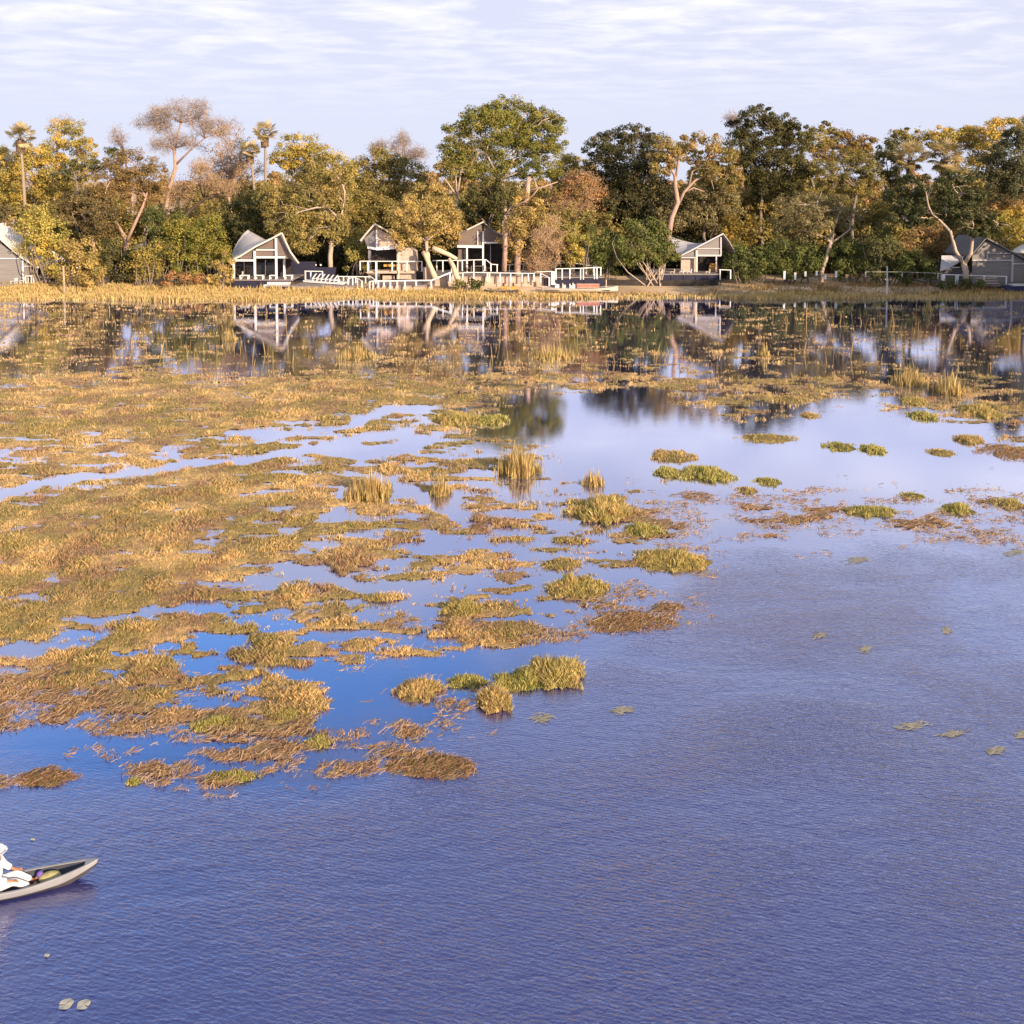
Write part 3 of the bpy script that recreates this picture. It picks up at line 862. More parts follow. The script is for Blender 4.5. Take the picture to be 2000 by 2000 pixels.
def chair(px, ptop, pbot, Y, wpx, label, mat='white', face=1, group='white deck chairs'):
    x, _, z1 = P(px, ptop, Y); z0 = P(px, pbot, Y)[2]; w = wpx * mpp(Y)
    root = empty('deck_chair', (x, Y, z0), label, 'chair', group)
    hs = z0 + (z1 - z0) * .5
    b = MB(); b.box(x - w/2, x + w/2, Y - w/2, Y + w/2, hs - .05, hs); b.build('seat', M[mat], root)
    b = MB(); b.box(x + face * w/2 - .05, x + face * w/2 + .05, Y - w/2, Y + w/2, hs, z1); b.build('backrest', M[mat], root)
    for sx in (-1, 1):
        for sy in (-1, 1):
            b = MB(); b.box(x + sx * w * .43 - .03, x + sx * w * .43 + .03, Y + sy * w * .43 - .03, Y + sy * w * .43 + .03, z0, hs - .05); b.build('leg', M[mat], root)
table(58, 538, 554, 131.9, 13, 'white square table right of the post of the leftmost tent')
chair(44, 541, 554, 131.8, 8, 'white chair behind the post of the leftmost tent')
chair(27, 543, 554, 132.2, 9, 'white chair further left on the leftmost terrace')

# ---- pavilion with high sail roof
Y = 132.0
r_ = empty('gabled_pavilion', (P(510, 560, Y)[0], Y, .5), 'open sided pavilion with tall grey sail roof, left of the sun loungers', 'pavilion', 'gabled camp pavilions')
deck('pavilion_deck', 'raised dark deck under the tall sail roofed pavilion', 452, 570, 546, 130.8, 142, 'deck', 'navy')
def loft(rows, n=6):
    "rows of 3D polylines -> interpolated grid"
    g = []
    for a, c in zip(rows[:-1], rows[1:]):
        for k in range(n):
            t = k / n; g.append([tuple(Vector(p).lerp(Vector(q), t)) for p, q in zip(a, c)])
    g.append([tuple(p) for p in rows[-1]])
    return g
fr = [P(551, 455, Y - .6), P(525, 469, Y - .6), P(499, 482, Y - .6), P(470, 500, Y - .6), P(447, 512, Y - .6)]
md = [P(520, 469, Y + 4.5), P(500, 474, Y + 4.5), P(482, 480, Y + 4.5), P(463, 493, Y + 4.5), P(449, 510, Y + 4.5)]
bk = [P(484, 449, Y + 9), P(474, 458, Y + 9), P(464, 472, Y + 9), P(456, 488, Y + 9), P(449, 508, Y + 9)]
b = MB(); b.slab(loft([fr, md, bk]), .07)
fr2 = [P(551, 455, Y - .6), P(560, 475, Y - .6), P(568, 492, Y - .6), P(584, 514, Y - .6)]
md2 = [P(520, 469, Y + 4.5), P(538, 484, Y + 4.5), P(552, 497, Y + 4.5), P(575, 512, Y + 4.5)]
bk2 = [P(484, 449, Y + 9), P(506, 470, Y + 9), P(530, 490, Y + 9), P(560, 509, Y + 9)]
b.slab(loft([fr2, md2, bk2]), .07); b.build('roof', M['canvas'], r_, smooth=True)
b = MB()
for a, c in zip(fr[:-1], fr[1:]): b.bar((a[0], a[1] - .1, a[2]), (c[0], c[1] - .1, c[2]), .22)
for a, c in zip(fr2[:-1], fr2[1:]): b.bar((a[0], a[1] - .1, a[2]), (c[0], c[1] - .1, c[2]), .18)
b.build('roof_trim', M['offwhite'], r_)
b = MB(); panel(b, [(468, 503), (497, 487), (497, 504), (468, 508)], Y + .25); panel(b, [(500, 486), (537, 466), (537, 503), (500, 503)], Y + .25)
panel(b, [(541, 464), (549, 462), (568, 505), (541, 505)], Y + .25); b.build('slatted_gable', M['slat'], r_)
b = MB(); beam(b, (456, 508.5), (497, 508.5), Y, .26); beam(b, (499, 502.5), (557, 502.5), Y, .26); beam(b, (500, 488), (538, 488), Y, .16)
b.build('beam', M['white'], r_)
for px, pt, pb, YY in ((456.5, 511, 545, Y), (497.5, 490, 545, Y), (539, 465, 545, Y), (555, 487, 542, Y + 2)):
    b = MB(); post(b, px, pt, pb, YY, .27); b.build('post', M['white'], r_)
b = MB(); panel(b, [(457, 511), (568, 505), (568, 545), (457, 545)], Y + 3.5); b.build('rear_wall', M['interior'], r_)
for k, (a, c) in enumerate(((459, 476), (479, 494), (501, 518), (521, 536))):
    b = MB(); panel(b, [(a, 513), (c, 513), (c, 544), (a, 544)], Y + 3.2, .05); b.build('glass_door', M['glass'], r_)
b = MB(); beam(b, (518.5, 508), (518.5, 544), Y + 3.0, .1); beam(b, (477, 512), (477, 544), Y + 3.0, .1); b.build('door_frame', M['offwhite'], r_)
for px, w, lab in ((478, 17, 'leftmost white table frame on the pavilion deck'), (507, 16, 'white table frame beside the second pavilion post'),
                   (534, 14, 'white table frame at the tallest pavilion post'), (564, 15, 'white table frame at the right corner of the pavilion deck')):
    table(px, 537, 549, 131.3, w, lab)
chair(471, 530, 545, 133.5, 6, 'small pale chair inside the pavilion at the left', 'offwhite')
# steps
x0, _, z = P(522, 551, 130.2); x1 = P(564, 551, 130.2)[0]
r_ = empty('entrance_steps', ((x0 + x1) / 2, 130, 0), 'pale wide steps in front of the sail roofed pavilion', 'steps')
for k in range(2):
    b = MB(); b.box(x0 - k * .4, x1 + .2, 130.1 - k * .5, 130.75 - k * .002, -.2, z - k * .3); b.build('step', M['canvas'], r_)

# navy screen wall behind the loungers
xA, _, zA = P(566, 511, 138); xB = P(656, 511, 138)[0]
r_ = empty('screen_wall', ((xA + xB) / 2, 138, 0), 'tall dark navy screen wall behind the row of sun loungers', 'wall')
b = MB(); b.box(xA, xB - 3, 138, 138.3, 0, zA); b.box(xB - 3, xB, 138, 138.3, 0, P(0, 522, 138)[2]); b.build('wall_panel', M['navy'], r_)
b = MB(); b.box(P(610, 1, 137.8)[0], P(612, 1, 137.8)[0], 137.9, 138, P(0, 519, 138)[2], P(0, 516, 138)[2]); b.box(P(619, 1, 137.8)[0], P(622, 1, 137.8)[0], 137.9, 138, P(0, 519, 138)[2], P(0, 516, 138)[2]); b.build('wall_lamp', M['cushion'], r_)
# pool terrace
deck('pool_terrace', 'long beige stone pool terrace in front of the sun loungers', 571, 690, 559, 129.0, 137, 'deck', 'stone', cat='terrace')
deck('side_terrace', 'dark lower terrace between pavilion steps and stone terrace', 523, 570, 558, 129.2, 130.3, 'deck', 'navy', cat='terrace')
# lounger platform and six loungers
x0, _, z0 = P(591, 548, 133); x1, _, z1 = P(668, 556, 130)
r_ = empty('lounger_platform', ((x0 + x1) / 2, 131.5, z1), 'low white platform carrying the six sun loungers', 'platform')
b = MB(); b.prism([(x0, 133.2, z1), (x1, 129.9, z1), (x1 + .5, 131.6, z1), (x0 + .5, 135, z1)], (0, 0, .28)); b.build('platform_deck', M['white'], r_)
zt = z1 + .28
def lounger(x, y, lab):
    root = empty('sun_lounger', (x, y, zt), lab, 'sun lounger', 'sun loungers on the platform')
    b = MB(); b.box(x - .32, x + .32, y - .1, y + 1.5, zt + .2, zt + .3); b.build('seat', M['cushion'], root)
    b = MB(); b.prism([(x - .30, y + .1, zt + .22), (x - .42, y + .1, zt + .26), (x + .12, y + .1, zt + .98), (x + .26, y + .1, zt + .94)], (0, .62, 0)); b.build('backrest', M['cushion'], root)
    for sx in (-1, 1):
        b = MB(); b.box(x + sx * .27 - .04, x + sx * .27 + .04, y, y + 1.4, zt, zt + .2); b.build('leg', M['white'], root)
names = ['sun lounger farthest left in the row of six', 'second sun lounger from the left in the row', 'third sun lounger from the left in the row',
         'third sun lounger from the right in the row', 'second sun lounger from the right in the row', 'sun lounger farthest right, next to the railing']
for k in range(6):
    t = (k + .8) / 6.4
    lounger(P(604 + 62 * t, 550, 132)[0], 133.3 - 3.1 * t, names[k])
railing('white frame railing at the left end of the sun lounger row', [(595, 529.5, 134), (630, 530, 134)], [(596.5, 548), (607, 547), (630, 546)], 0)

# ---- lounge (two storeys, corner prow)
Y = 133.5
r_ = empty('lounge_building', (P(750, 560, Y)[0], Y, .5), 'two level lounge with prow roof and beige side wall beside fallen logs', 'building')
b = MB()
pk, pkb = P(732, 437, Y - 1.2), P(736, 440, Y + 6)
b.slab(loft([[P(705, 470, Y - .6), P(716, 452, Y - .9), pk], [P(712, 470, Y + 6), P(722, 454, Y + 6), pkb]]), .2)
b.slab(loft([[pk, P(752, 447, Y - .8), P(772, 459, Y - .4)], [pkb, P(757, 450, Y + 6), P(778, 463, Y + 6)]]), .2)
b.build('roof', M['canvas'], r_)
b = MB(); b.bar(P(704, 470, Y - .7), P(732, 437, Y - 1.3), .2); b.bar(P(732, 437, Y - 1.3), P(772.5, 459, Y - .5), .2); b.build('roof_trim', M['offwhite'], r_)
b = MB(); b.prism([P(711, 466, Y + .3), P(734, 446, Y), P(735, 486, Y), P(718, 484, Y + .3)], (0, .1, 0)); b.build('shaded_left_gable', M['canvas_dark'], r_)  # dark canvas colour paints in the shade on this left side
b = MB(); b.prism([P(737, 446, Y), P(771, 465, Y + .3), P(772, 484, Y + .3), P(737, 486, Y)], (0, .1, 0)); b.build('sunlit_right_gable', M['pinkwall'], r_)  # pinkish colour paints in the warm sunlight on this right side
b = MB(); b.bar(P(718, 483, Y + .1), P(735, 486, Y - .1), .3); b.bar(P(735, 486, Y - .1), P(774, 483, Y + .1), .42); b.bar(P(736, 448, Y - .12), P(736, 487, Y - .12), .24); b.build('beam', M['white'], r_)
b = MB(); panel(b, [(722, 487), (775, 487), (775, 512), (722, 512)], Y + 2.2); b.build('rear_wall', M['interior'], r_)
b = MB(); panel(b, [(775, 477), (800, 484), (812, 492), (813, 545), (775, 545)], Y + .45, 3); b.build('side_wall', M['stone'], r_)
b = MB(); panel(b, [(719, 487), (724, 487), (724, 545), (719, 545)], Y + .4, .5); b.build('corner_wall', M['canvas_dark'], r_)
b = MB(); post(b, 778.5, 473, 545, Y - .3, .17); b.build('post', M['offwhite'], r_)
b = MB(); post(b, 735, 530, 548, Y - .3, .2); b.build('post', M['white'], r_)
b = MB(); panel(b, [(716, 529), (812, 529), (812, 534), (716, 534)], Y - .2, 2); b.build('upper_floor', M['pinkwall'], r_)
b = MB(); panel(b, [(742, 535), (775, 535), (775, 550), (742, 550)], Y + 1.2); b.build('lower_wall', M['interior'], r_)
b = MB(); panel(b, [(747, 537), (770, 538), (772, 545), (747, 547)], Y + .9, .1); b.build('lower_window', M['stone'], r_)
b = MB(); b.box(P(745, 1, Y)[0], P(770, 1, Y)[0], Y + .3, Y + 1, P(0, 521, Y)[2], P(0, 517, Y)[2]); b.build('bench_top', M['orange'], r_)
r_ = empty('stone_pillar', (P(831, 560, 133)[0], 133, .3), 'short pinkish stone pillar between the lounge and the leaning log', 'pillar')
b = MB(); panel(b, [(826, 526), (834, 524), (836, 553), (827, 553)], 133, .6); b.build('pillar_shaft', M['pinkwall'], r_)
b = MB(); panel(b, [(825, 523.5), (835.5, 522), (836, 524), (825.5, 526)], 132.95, .7); b.build('pillar_cap', M['stone'], r_)
r_ = empty('dark_doorway', (P(820, 560, 135)[0], 135, .3), 'dark storage recess right of the beige lounge wall', 'recess')
b = MB(); panel(b, [(813, 531), (826, 531), (826, 550), (813, 550)], 134.2, 2); b.build('recess_wall', M['interior'], r_)
deck('lounge_terrace', 'pinkish brown terrace wall below the long white railing', 728, 845, 557, 129.2, 133.2, 'deck', 'pinkwall', cat='terrace')
deck('main_terrace', 'broad terrace below the second gabled pavilion with stone front', 845, 1062, 539, 132.5, 141, 'deck', 'pinkwall', cat='terrace')
deck('east_deck', 'raised navy fronted deck right of the vine covered mound', 1064, 1178, 541, 132, 140, 'deck', 'navy', cat='deck')

railing('white railing round the upper floor of the lounge', [(703, 510, 132.9), (825, 510.5, 132.9)], [(703.5, 528), (719, 529, .22), (735, 530, .26), (766, 529), (795, 529), (824, 530)], 0)
railing('low white railing right of the last sun lounger', [(660, 540, 132), (724, 540.5, 132), (735, 549, 131)], [(661, 552), (671, 553), (681, 553), (695, 553), (714, 553), (734, 560)], 0)
railing('white stair handrail dropping from the lounger terrace to the water', [(679, 546, 130.4), (689, 541.5, 130.2), (699, 544, 129.6), (708, 550, 128.8)], [(680, 556), (689, 557), (699, 566), (707, 568)], 0)
railing('longest white railing along the lounge terrace, sloping up at its right end', [(722, 550, 128.7), (729, 549, 128.6), (843, 547.5, 128.6), (880, 532, 129.4)],
        [(722, 568), (729, 570), (739, 561), (750, 560), (762.5, 571), (776, 561), (791, 572), (813, 558), (842.5, 567), (879, 551)], 0, w=.2, pw=.18)
railing('white railing behind the leaning logs, below the second gable', [(845, 509, 134), (893, 508.5, 134), (949, 507, 134), (960, 516, 133.6), (973, 517, 133.6)],
        [(853, 530), (865, 531), (882, 533), (894, 533), (903, 529), (925.5, 533), (947, 529), (959, 530), (971, 531)], 0)
railing('front railing of the main terrace with thick end post', [(884, 534, 131.6), (920, 532, 131.6), (1044, 534, 131.6), (1047, 531, 131.6), (1080, 530, 131.6)],
        [(885, 546), (904, 546), (925.5, 550), (952, 549), (956, 550, .2), (977, 551), (997.5, 551), (1020, 551), (1032, 550), (1043, 550), (1080, 556, .5)], 0)
railing('sloping white stair rail beside the thick white post', [(1055, 533, 131), (1074, 543, 130.2)], [(1056, 551), (1073, 560, .22)], 0)
railing('upper back railing behind the vine covered mound', [(990, 517, 136), (1050, 515, 136), (1116, 513, 136), (1175, 522, 134.2)],
        [(995, 533), (1022, 532), (1050, 533), (1085, 533), (1114.5, 544), (1145, 540), (1160, 540)], 0)
railing('railing of the navy fronted deck, nearest the motorboat', [(1085, 525, 131.9), (1130, 524, 131.9), (1175, 522, 131.9)],
        [(1086, 546), (1098, 546), (1113, 545), (1134, 546), (1139.5, 546), (1161, 545), (1166, 545), (1173.5, 539)], 0)

# fallen tree, three leaning pale logs
r_ = empty('fallen_tree', (P(860, 550, 130.5)[0], 130.5, .3), 'fallen dead tree, sunlit pale trunk leaning between the two pavilions', 'dead tree')
b = MB(); b.tube([P(826, 492, 131.8), P(832, 500, 131.4), P(840, 520, 131), P(851, 545, 130.3)], [.30, .36, .36, .42], 8); b.build('log', M['log'], r_, smooth=True)
b = MB(); b.tube([P(845, 484, 131), P(860, 490, 131), P(878, 498, 131), P(893, 506, 131)], [.40, .36, .30, .22], 8); b.build('log', M['log'], r_, smooth=True)
b = MB(); b.tube([P(877, 505, 131), P(885, 520, 130.6), P(891, 538, 130.2), P(899, 556, 129.8)], [.26, .34, .40, .5], 8); b.build('log', M['log'], r_, smooth=True)

# ---- second gabled pavilion (behind, right of the yellow tree)
Y = 136.5
r_ = empty('gabled_pavilion', (P(935, 560, Y)[0], Y, .5), 'small gabled pavilion behind the fallen tree, half hidden by the vine mound', 'pavilion', 'gabled camp pavilions')
fr = [P(945, 433, Y - .6), P(930, 440, Y - .5), P(912, 448, Y - .4), P(890, 458, Y - .3)]
bk = [P(948, 440, Y + 7), P(930, 446, Y + 7), P(912, 450, Y + 7), P(892, 455, Y + 7)]
b = MB(); b.slab(loft([fr, bk]), .12)
fr2 = [P(945, 434, Y - .6), P(965, 452, Y - .5), P(984, 461, Y - .4)]
bk2 = [P(948, 440, Y + 7), P(968, 452, Y + 7), P(988, 461, Y + 7)]
b.slab(loft([fr2, bk2]), .12); b.build('roof', M['canvas_dark'], r_)
b = MB(); b.bar(P(944.5, 433, Y - .7), P(912, 449, Y - .5), .2); b.build('roof_trim', M['offwhite'], r_)
b = MB(); panel(b, [(895, 458), (941, 437), (942, 480), (895, 481)], Y); panel(b, [(945, 440), (981, 461), (981, 474), (945, 474)], Y); b.build('slatted_gable', M['slat'], r_)
b = MB(); beam(b, (893, 481), (944, 482), Y - .1, .34); beam(b, (945, 474), (982, 474), Y - .1, .22); beam(b, (933, 452), (933, 480), Y - .1, .16); beam(b, (981, 462), (981, 474), Y - .1, .16); b.build('beam', M['white'], r_)
for px in (912, 943.5):
    b = MB(); post(b, px, 452 if px > 930 else 482, 533, Y - .1, .24); b.build('post', M['white'], r_)
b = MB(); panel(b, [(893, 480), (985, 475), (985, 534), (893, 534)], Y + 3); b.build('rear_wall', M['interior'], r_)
b = MB(); beam(b, (958, 478), (958, 530), Y + 2.7, .12); b.build('door_frame', M['canvas'], r_)
b = MB(); panel(b, [(895, 486), (908, 486), (908, 512), (895, 512)], Y + .6); b.build('side_screen', M['slat'], r_)
table(935, 519, 531, 134.5, 30, 'long brown table on the terrace under the second gable', 'slat', group='terrace tables')
chair(915, 515, 531, 134.6, 9, 'brown chair at the left end of the long brown table', 'slat', -1, 'brown terrace chairs')
chair(955, 515, 531, 134.6, 9, 'brown chair at the right end of the long brown table', 'slat', 1, 'brown terrace chairs')

# ---- third tent, right of the multi stemmed shrub
Y = 137.0
r_ = empty('safari_tent', (P(1365, 560, Y)[0], Y, .5), 'grey canvas tent with warm lit interior, right of the many stemmed shrub', 'tent', 'safari tents of the camp')
fr = [P(1413, 456, Y - .7), P(1385, 471, Y - .6), P(1355, 487, Y - .5), P(1325, 502, Y - .4)]
bk = [P(1395, 478, Y + 8), P(1364, 479, Y + 8), P(1335, 470, Y + 8), P(1308, 462, Y + 8)]
b = MB(); b.slab(loft([fr, bk]), .12)
fr2 = [P(1413, 456, Y - .7), P(1424, 470, Y - .6), P(1436, 492, Y - .5)]
bk2 = [P(1395, 478, Y + 8), P(1410, 484, Y + 8), P(1430, 500, Y + 8)]
b.slab(loft([fr2, bk2]), .12); b.build('roof', M['canvas'], r_)
b = MB(); beam(b, (1413, 456), (1325, 502), Y - .8, .2); b.build('roof_trim', M['canvas'], r_)
b = MB(); panel(b, [(1332, 501), (1359, 488), (1359, 501)], Y); panel(b, [(1362, 486), (1407, 462), (1407, 499), (1362, 499)], Y); b.build('slatted_gable', M['greyslat'], r_)
b = MB(); beam(b, (1330, 503), (1360, 503), Y - .1, .2); beam(b, (1360, 499), (1408, 499), Y - .1, .24); beam(b, (1362, 485.5), (1406, 485.5), Y - .1, .14); beam(b, (1408, 463), (1408, 499), Y - .1, .2); b.build('beam', M['canvas'], r_)
b = MB(); post(b, 1360.5, 488, 531, Y - .1, .3); b.build('post', M['offwhite'], r_)
b = MB(); post(b, 1399, 500, 531, Y - .1, .18); b.build('post', M['canvas'], r_)
b = MB(); panel(b, [(1330, 505), (1358, 505), (1358, 535), (1330, 535)], Y + .5); b.build('side_wall', M['stone'], r_)
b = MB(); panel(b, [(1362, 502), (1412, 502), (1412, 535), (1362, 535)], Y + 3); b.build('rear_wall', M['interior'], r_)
b = MB(); panel(b, [(1387, 514), (1402, 514), (1404, 532), (1382, 532)], Y + 2.4, .1); b.build('curtain', M['orange'], r_)  # warm light of the interior put into the curtain's orange colour
deck('tent_deck', 'dark deck of the grey tent right of the many stemmed shrub', 1284, 1404, 535, 134.8, 143, 'deck', 'navy')
for px, lab, mt in ((1290, 'pale cushioned chair behind the shrub stems', 'cushion'), (1313, 'pale chair at the right side of the shrub', 'offwhite'), (1331, 'white chair left of the tent post', 'cushion'),
                    (1346, 'small white chair close to the tent post', 'cushion'), (1382, 'cream chair in front of the warm lit curtain', 'offwhite')):
    chair(px, 525, 535, 135.6, 8, lab, mt, 1, 'chairs on the dark tent deck')
railing('white frame railing right of the warm lit tent', [(1405, 526.5, 134.6), (1428, 527.5, 134.6)], [(1406.5, 546), (1427, 545)], 0)

# ---- right tent
Y = 132.5
r_ = empty('safari_tent', (P(1930, 560, Y)[0], Y, .5), 'large grey tent at the right picture edge with dark roof edges', 'tent', 'safari tents of the camp')
fr = [P(1927, 463, Y - .6), P(1912, 481, Y - .6), P(1896, 499, Y - .5)]
bk = [(p[0] + .6, Y + 9, p[2] - .2) for p in fr]
b = MB(); b.slab(loft([fr, bk]), .2)
fr2 = [P(1927, 463, Y - .6), P(1965, 484, Y - .6), P(2002, 504, Y - .5), P(2040, 522, Y - .5)]
bk2 = [(p[0] + .6, Y + 9, p[2] - .2) for p in fr2]
b.slab(loft([fr2, bk2]), .2); b.build('roof', M['canvas_dark'], r_)
b = MB(); panel(b, [(1899, 500), (1927, 470), (1962, 488), (2005, 512), (2040, 530), (2040, 560), (1899, 553)], Y, .12); b.build('gable_wall', M['greyslat'], r_)
b = MB(); beam(b, (1899, 508.5), (1977, 508.5), Y - .1, .2); beam(b, (1928, 494.5), (1975, 494.5), Y - .1, .12); beam(b, (1928, 495), (1928, 508), Y - .1, .14)
beam(b, (1979, 515), (2040, 515), Y - .1, .16); b.build('beam', M['canvas'], r_)
b = MB(); post(b, 1977.5, 497, 551, Y - .15, .26); b.build('post', M['canvas'], r_)
b = MB(); b.slab(loft([[P(1836, 529, Y - 1), P(1855, 522, Y - 1), P(1872, 512, Y - 1)], [P(1839, 499, Y + 2), P(1858, 499, Y + 2), P(1885, 500, Y + 2)]]), .1); b.build('side_awning', M['canvas'], r_)
b = MB(); panel(b, [(1842, 522), (1875, 520), (1895, 520), (1895, 552), (1842, 552)], Y + 2.2); b.build('side_wall', M['canvas_dark'], r_)
b = MB(); beam(b, (1850, 522), (1874, 522), Y - .2, .16); b.build('beam', M['canvas'], r_)
r_ = empty('annex_roof', (P(1995, 560, 142)[0], 142, .5), 'pale canvas roof peeping out behind the tent at the right edge', 'tent')
b = MB(); b.slab(loft([[P(1974, 492, 141.5), P(2000, 494, 141.5), P(2040, 500, 141.5)], [P(1984, 484, 144), P(2002, 474, 144), P(2040, 462, 144)]]), .1); b.build('roof', M['canvas_pale'], r_)
b = MB(); panel(b, [(1976, 494), (2040, 500), (2040, 552), (1976, 552)], 141.9); b.build('wall', M['canvas_dark'], r_)
deck('right_tent_deck', 'dark deck under the large tent at the right edge', 1838, 1966, 558, 130.8, 140, 'deck', 'navy')
r_ = empty('water_tank', (P(1985, 560, 129.5)[0], 129.8, 0), 'dark blue box shaped tank in the bottom right corner of the bank', 'tank')
xa = P(1965, 560, 129.4)[0]
b = MB(); b.box(xa, xa + 7, 129.4, 130.7, -.2, P(0, 559, 129.4)[2]); b.build('tank_body', M['blue'], r_)
b = MB(); b.box(xa + 1.0, xa + 7.1, 129.3, 130.75, P(0, 558.5, 129.4)[2], P(0, 556, 129.4)[2]); b.build('tank_lid', M['white'], r_)
railing('white railing in front of the large tent at the right edge', [(1840, 536, 130.4), (1967, 540, 130.4)], [(1842, 548, .42), (1867, 556), (1871, 556), (1922, 562, .2), (1965.5, 556)], 0)
railing('thin railing disappearing into shrubs left of the large right tent', [(1690, 531, 133), (1760, 531, 132), (1840, 534, 131)], [(1691, 541), (1762, 541), (1832, 545)], 0, w=.04, pw=.07)
xs_, _, zs_ = P(1919, 541, 130)
r_ = empty('entrance_steps', (xs_, 130, 0), 'pinkish steps below the railing of the large right tent', 'steps')
for k in range(3):
    b = MB(); x0 = P(1920, 1, 130)[0]; x1 = P(1962, 1, 130)[0]; b.box(x0, x1, 129.9 - .25 * k, 130.2 - .25 * k, zs_ - .2 - .35 * k, zs_ - .1 - .35 * k); b.build('step', M['pinkwall'], r_)

# poles and bollards
def pole(px, pt, pb, Y, lab, rad, lower=None):
    x, _, z1 = P(px, pt, Y); z0 = P(px, pb, Y)[2]
    root = empty('wooden_pole', (x, Y, z0), lab, 'pole', 'poles on the bank')
    zm = P(px, lower, Y)[2] if lower else None
    b = MB(); b.tube([(x, Y, zm if zm else z0), (x - .05, Y, z1)], [rad, rad * .85], 8); b.build('pole_shaft', M['wood' if not lower else 'canvas'], root)
    if lower:
        b = MB(); b.tube([(x, Y, z0), (x, Y, zm)], [rad * 1.35, rad * 1.3], 8); b.build('pole_foot', M['offwhite'], root)
pole(124.5, 520, 576, 126.5, 'thin leaning wooden pole in the golden bank grass on the left', .15)
pole(1733.5, 520, 584, 124.3, 'two tone tree trunk with a thick pale foot before the dark shrubs', .11, 557)  # slim trunk of the greyish shrub, built with the pole function
for k, (px, a, c) in enumerate(((1532, 530, 546), (1553, 533, 546), (1573, 531, 540), (1595, 530, 538), (1612, 536, 545), (1633, 530, 542))):
    x, _, z1 = P(px, a, 133.0); z0 = P(px, c, 133.0)[2]
    lab = ['leftmost white bollard in the dark shrubs', 'second white bollard from the left', 'faint third bollard from the left', 'fourth bollard, just left of the pale forked trunk',
           'low bollard at the foot of the pale forked trunk', 'rightmost white bollard right of the pale forked trunk'][k]
    o = empty('path_bollard', (x, 133, z0), lab, 'bollard', 'white bollards before the dark shrubs')
    b = MB(); b.box(x - .14, x + .14, 132.9, 133.1, z0, z1); b.build('bollard_post', M['white'], o)
    b = MB(); b.box(x - .17, x + .17, 132.87, 133.13, z1, z1 + .06); b.build('bollard_cap', M['offwhite'], o)
# low dark fence rails (between bollards and the shrub stems)
r_ = empty('low_wall', (P(1240, 560, 133)[0], 133, 0), 'low dark bank wall behind the thin shrub stems', 'wall')
b = MB(); x0 = P(1180, 1, 133)[0]; x1 = P(1410, 1, 133)[0]; b.box(x0, x1, 133.4, 133.7, -.2, P(0, 548, 133)[2]); b.build('wall_panel', M['interior'], r_)

# ---- boats at the bank
def hull(name, pts_len, x0, x1, y, beam_, z0, sheer, mat, root, rise=.25):
    n = 14; g = []
    for i in range(n + 1):
        t = i / n; x = x0 + (x1 - x0) * t
        e = min(1, (1 - abs(2 * t - 1) ** 3.5) + .06); w = beam_ * .5 * e; zz = z0 + sheer + rise * abs(2 * t - 1) ** 3
        g.append([(x, y - w, zz), (x, y - w * .85, z0 + .1), (x, y - w * .3, z0 - .12 + rise * .6 * abs(2*t-1) ** 4), (x, y + w * .3, z0 - .12 + rise * .6 * abs(2*t-1) ** 4), (x, y + w * .85, z0 + .1), (x, y + w, zz)])
    b = MB(); b.sheet(g); b.build('hull', mat, root, smooth=True)
    b = MB(); b.sheet([[(p[0][0], p[0][1] + .08, p[0][2] - .03), (p[-1][0], p[-1][1] - .08, p[-1][2] - .03)] for p in g]); b.build('deck_floor', M['deck'], root)
Yb = 127.6
x0 = P(1058, 560, Yb)[0]; x1 = P(1207, 560, Yb)[0]
z0 = P(0, 569, Yb)[2]
r_ = empty('motorboat', ((x0 + x1) / 2, Yb, z0), 'long low white motorboat moored below the navy fronted deck', 'boat')
hull('h', 0, x0, x1, Yb, 2.1, z0, .5, M['offwhite'], r_)
b = MB(); b.bar((x0 + .3, Yb - .8, z0 + .18), (x1 - 1.2, Yb - .8, z0 + .22), .12); b.build('hull_stripe', M['darkhull'], r_)
for px, w, h, mt, nm in ((1084, 8, 8, 'cushion', 'seat'), (1098, 7, 7, 'offwhite', 'seat'), (1112, 7, 6, 'cushion', 'seat'), (1118, 5, 8, 'white', 'seat')):
    xx = P(px, 560, Yb)[0]; b = MB(); b.box(xx, xx + w * .07, Yb - .5, Yb + .1, z0 + .45, z0 + .45 + h * .07); b.box(xx, xx + .12, Yb - .5, Yb + .1, z0 + .45 + h * .07, z0 + .8 + h * .05); b.build(nm, M[mt], r_)
xx = P(1126, 560, Yb)[0]; x2 = P(1170, 560, Yb)[0]
o = empty('cargo_crate', (xx, Yb, z0 + .5), 'long reddish crate lying in the white motorboat', 'crate')
b = MB(); b.box(xx, x2, Yb - .55, Yb + .35, z0 + .52, z0 + 1.05); b.build('crate_box', M['towel'], o)
b = MB(); b.bar((xx, Yb - .58, z0 + 1.08), (x2, Yb - .58, z0 + 1.08), .08); b.bar((xx, Yb - .58, z0 + .6), (x2, Yb - .58, z0 + .6), .06); b.build('crate_rim', M['pinkwall'], o)
b = MB(); xm = P(1184, 560, Yb)[0]; b.bar((xm, Yb, z0 + .5), (xm, Yb, z0 + 1.6), .1); b.build('bow_post', M['offwhite'], r_)
Yb = 127.0
x0 = P(945, 566, Yb)[0]; x1 = P(1012, 566, Yb)[0]; z0 = P(0, 573, Yb)[2]
r_ = empty('dugout_canoe', ((x0 + x1) / 2, Yb, 0), 'dark dugout canoe beached left of the white motorboat', 'canoe', 'dugout canoes')
hull('h', 0, x0, x1, Yb, .8, z0, .38, M['darkhull'], r_, .2)
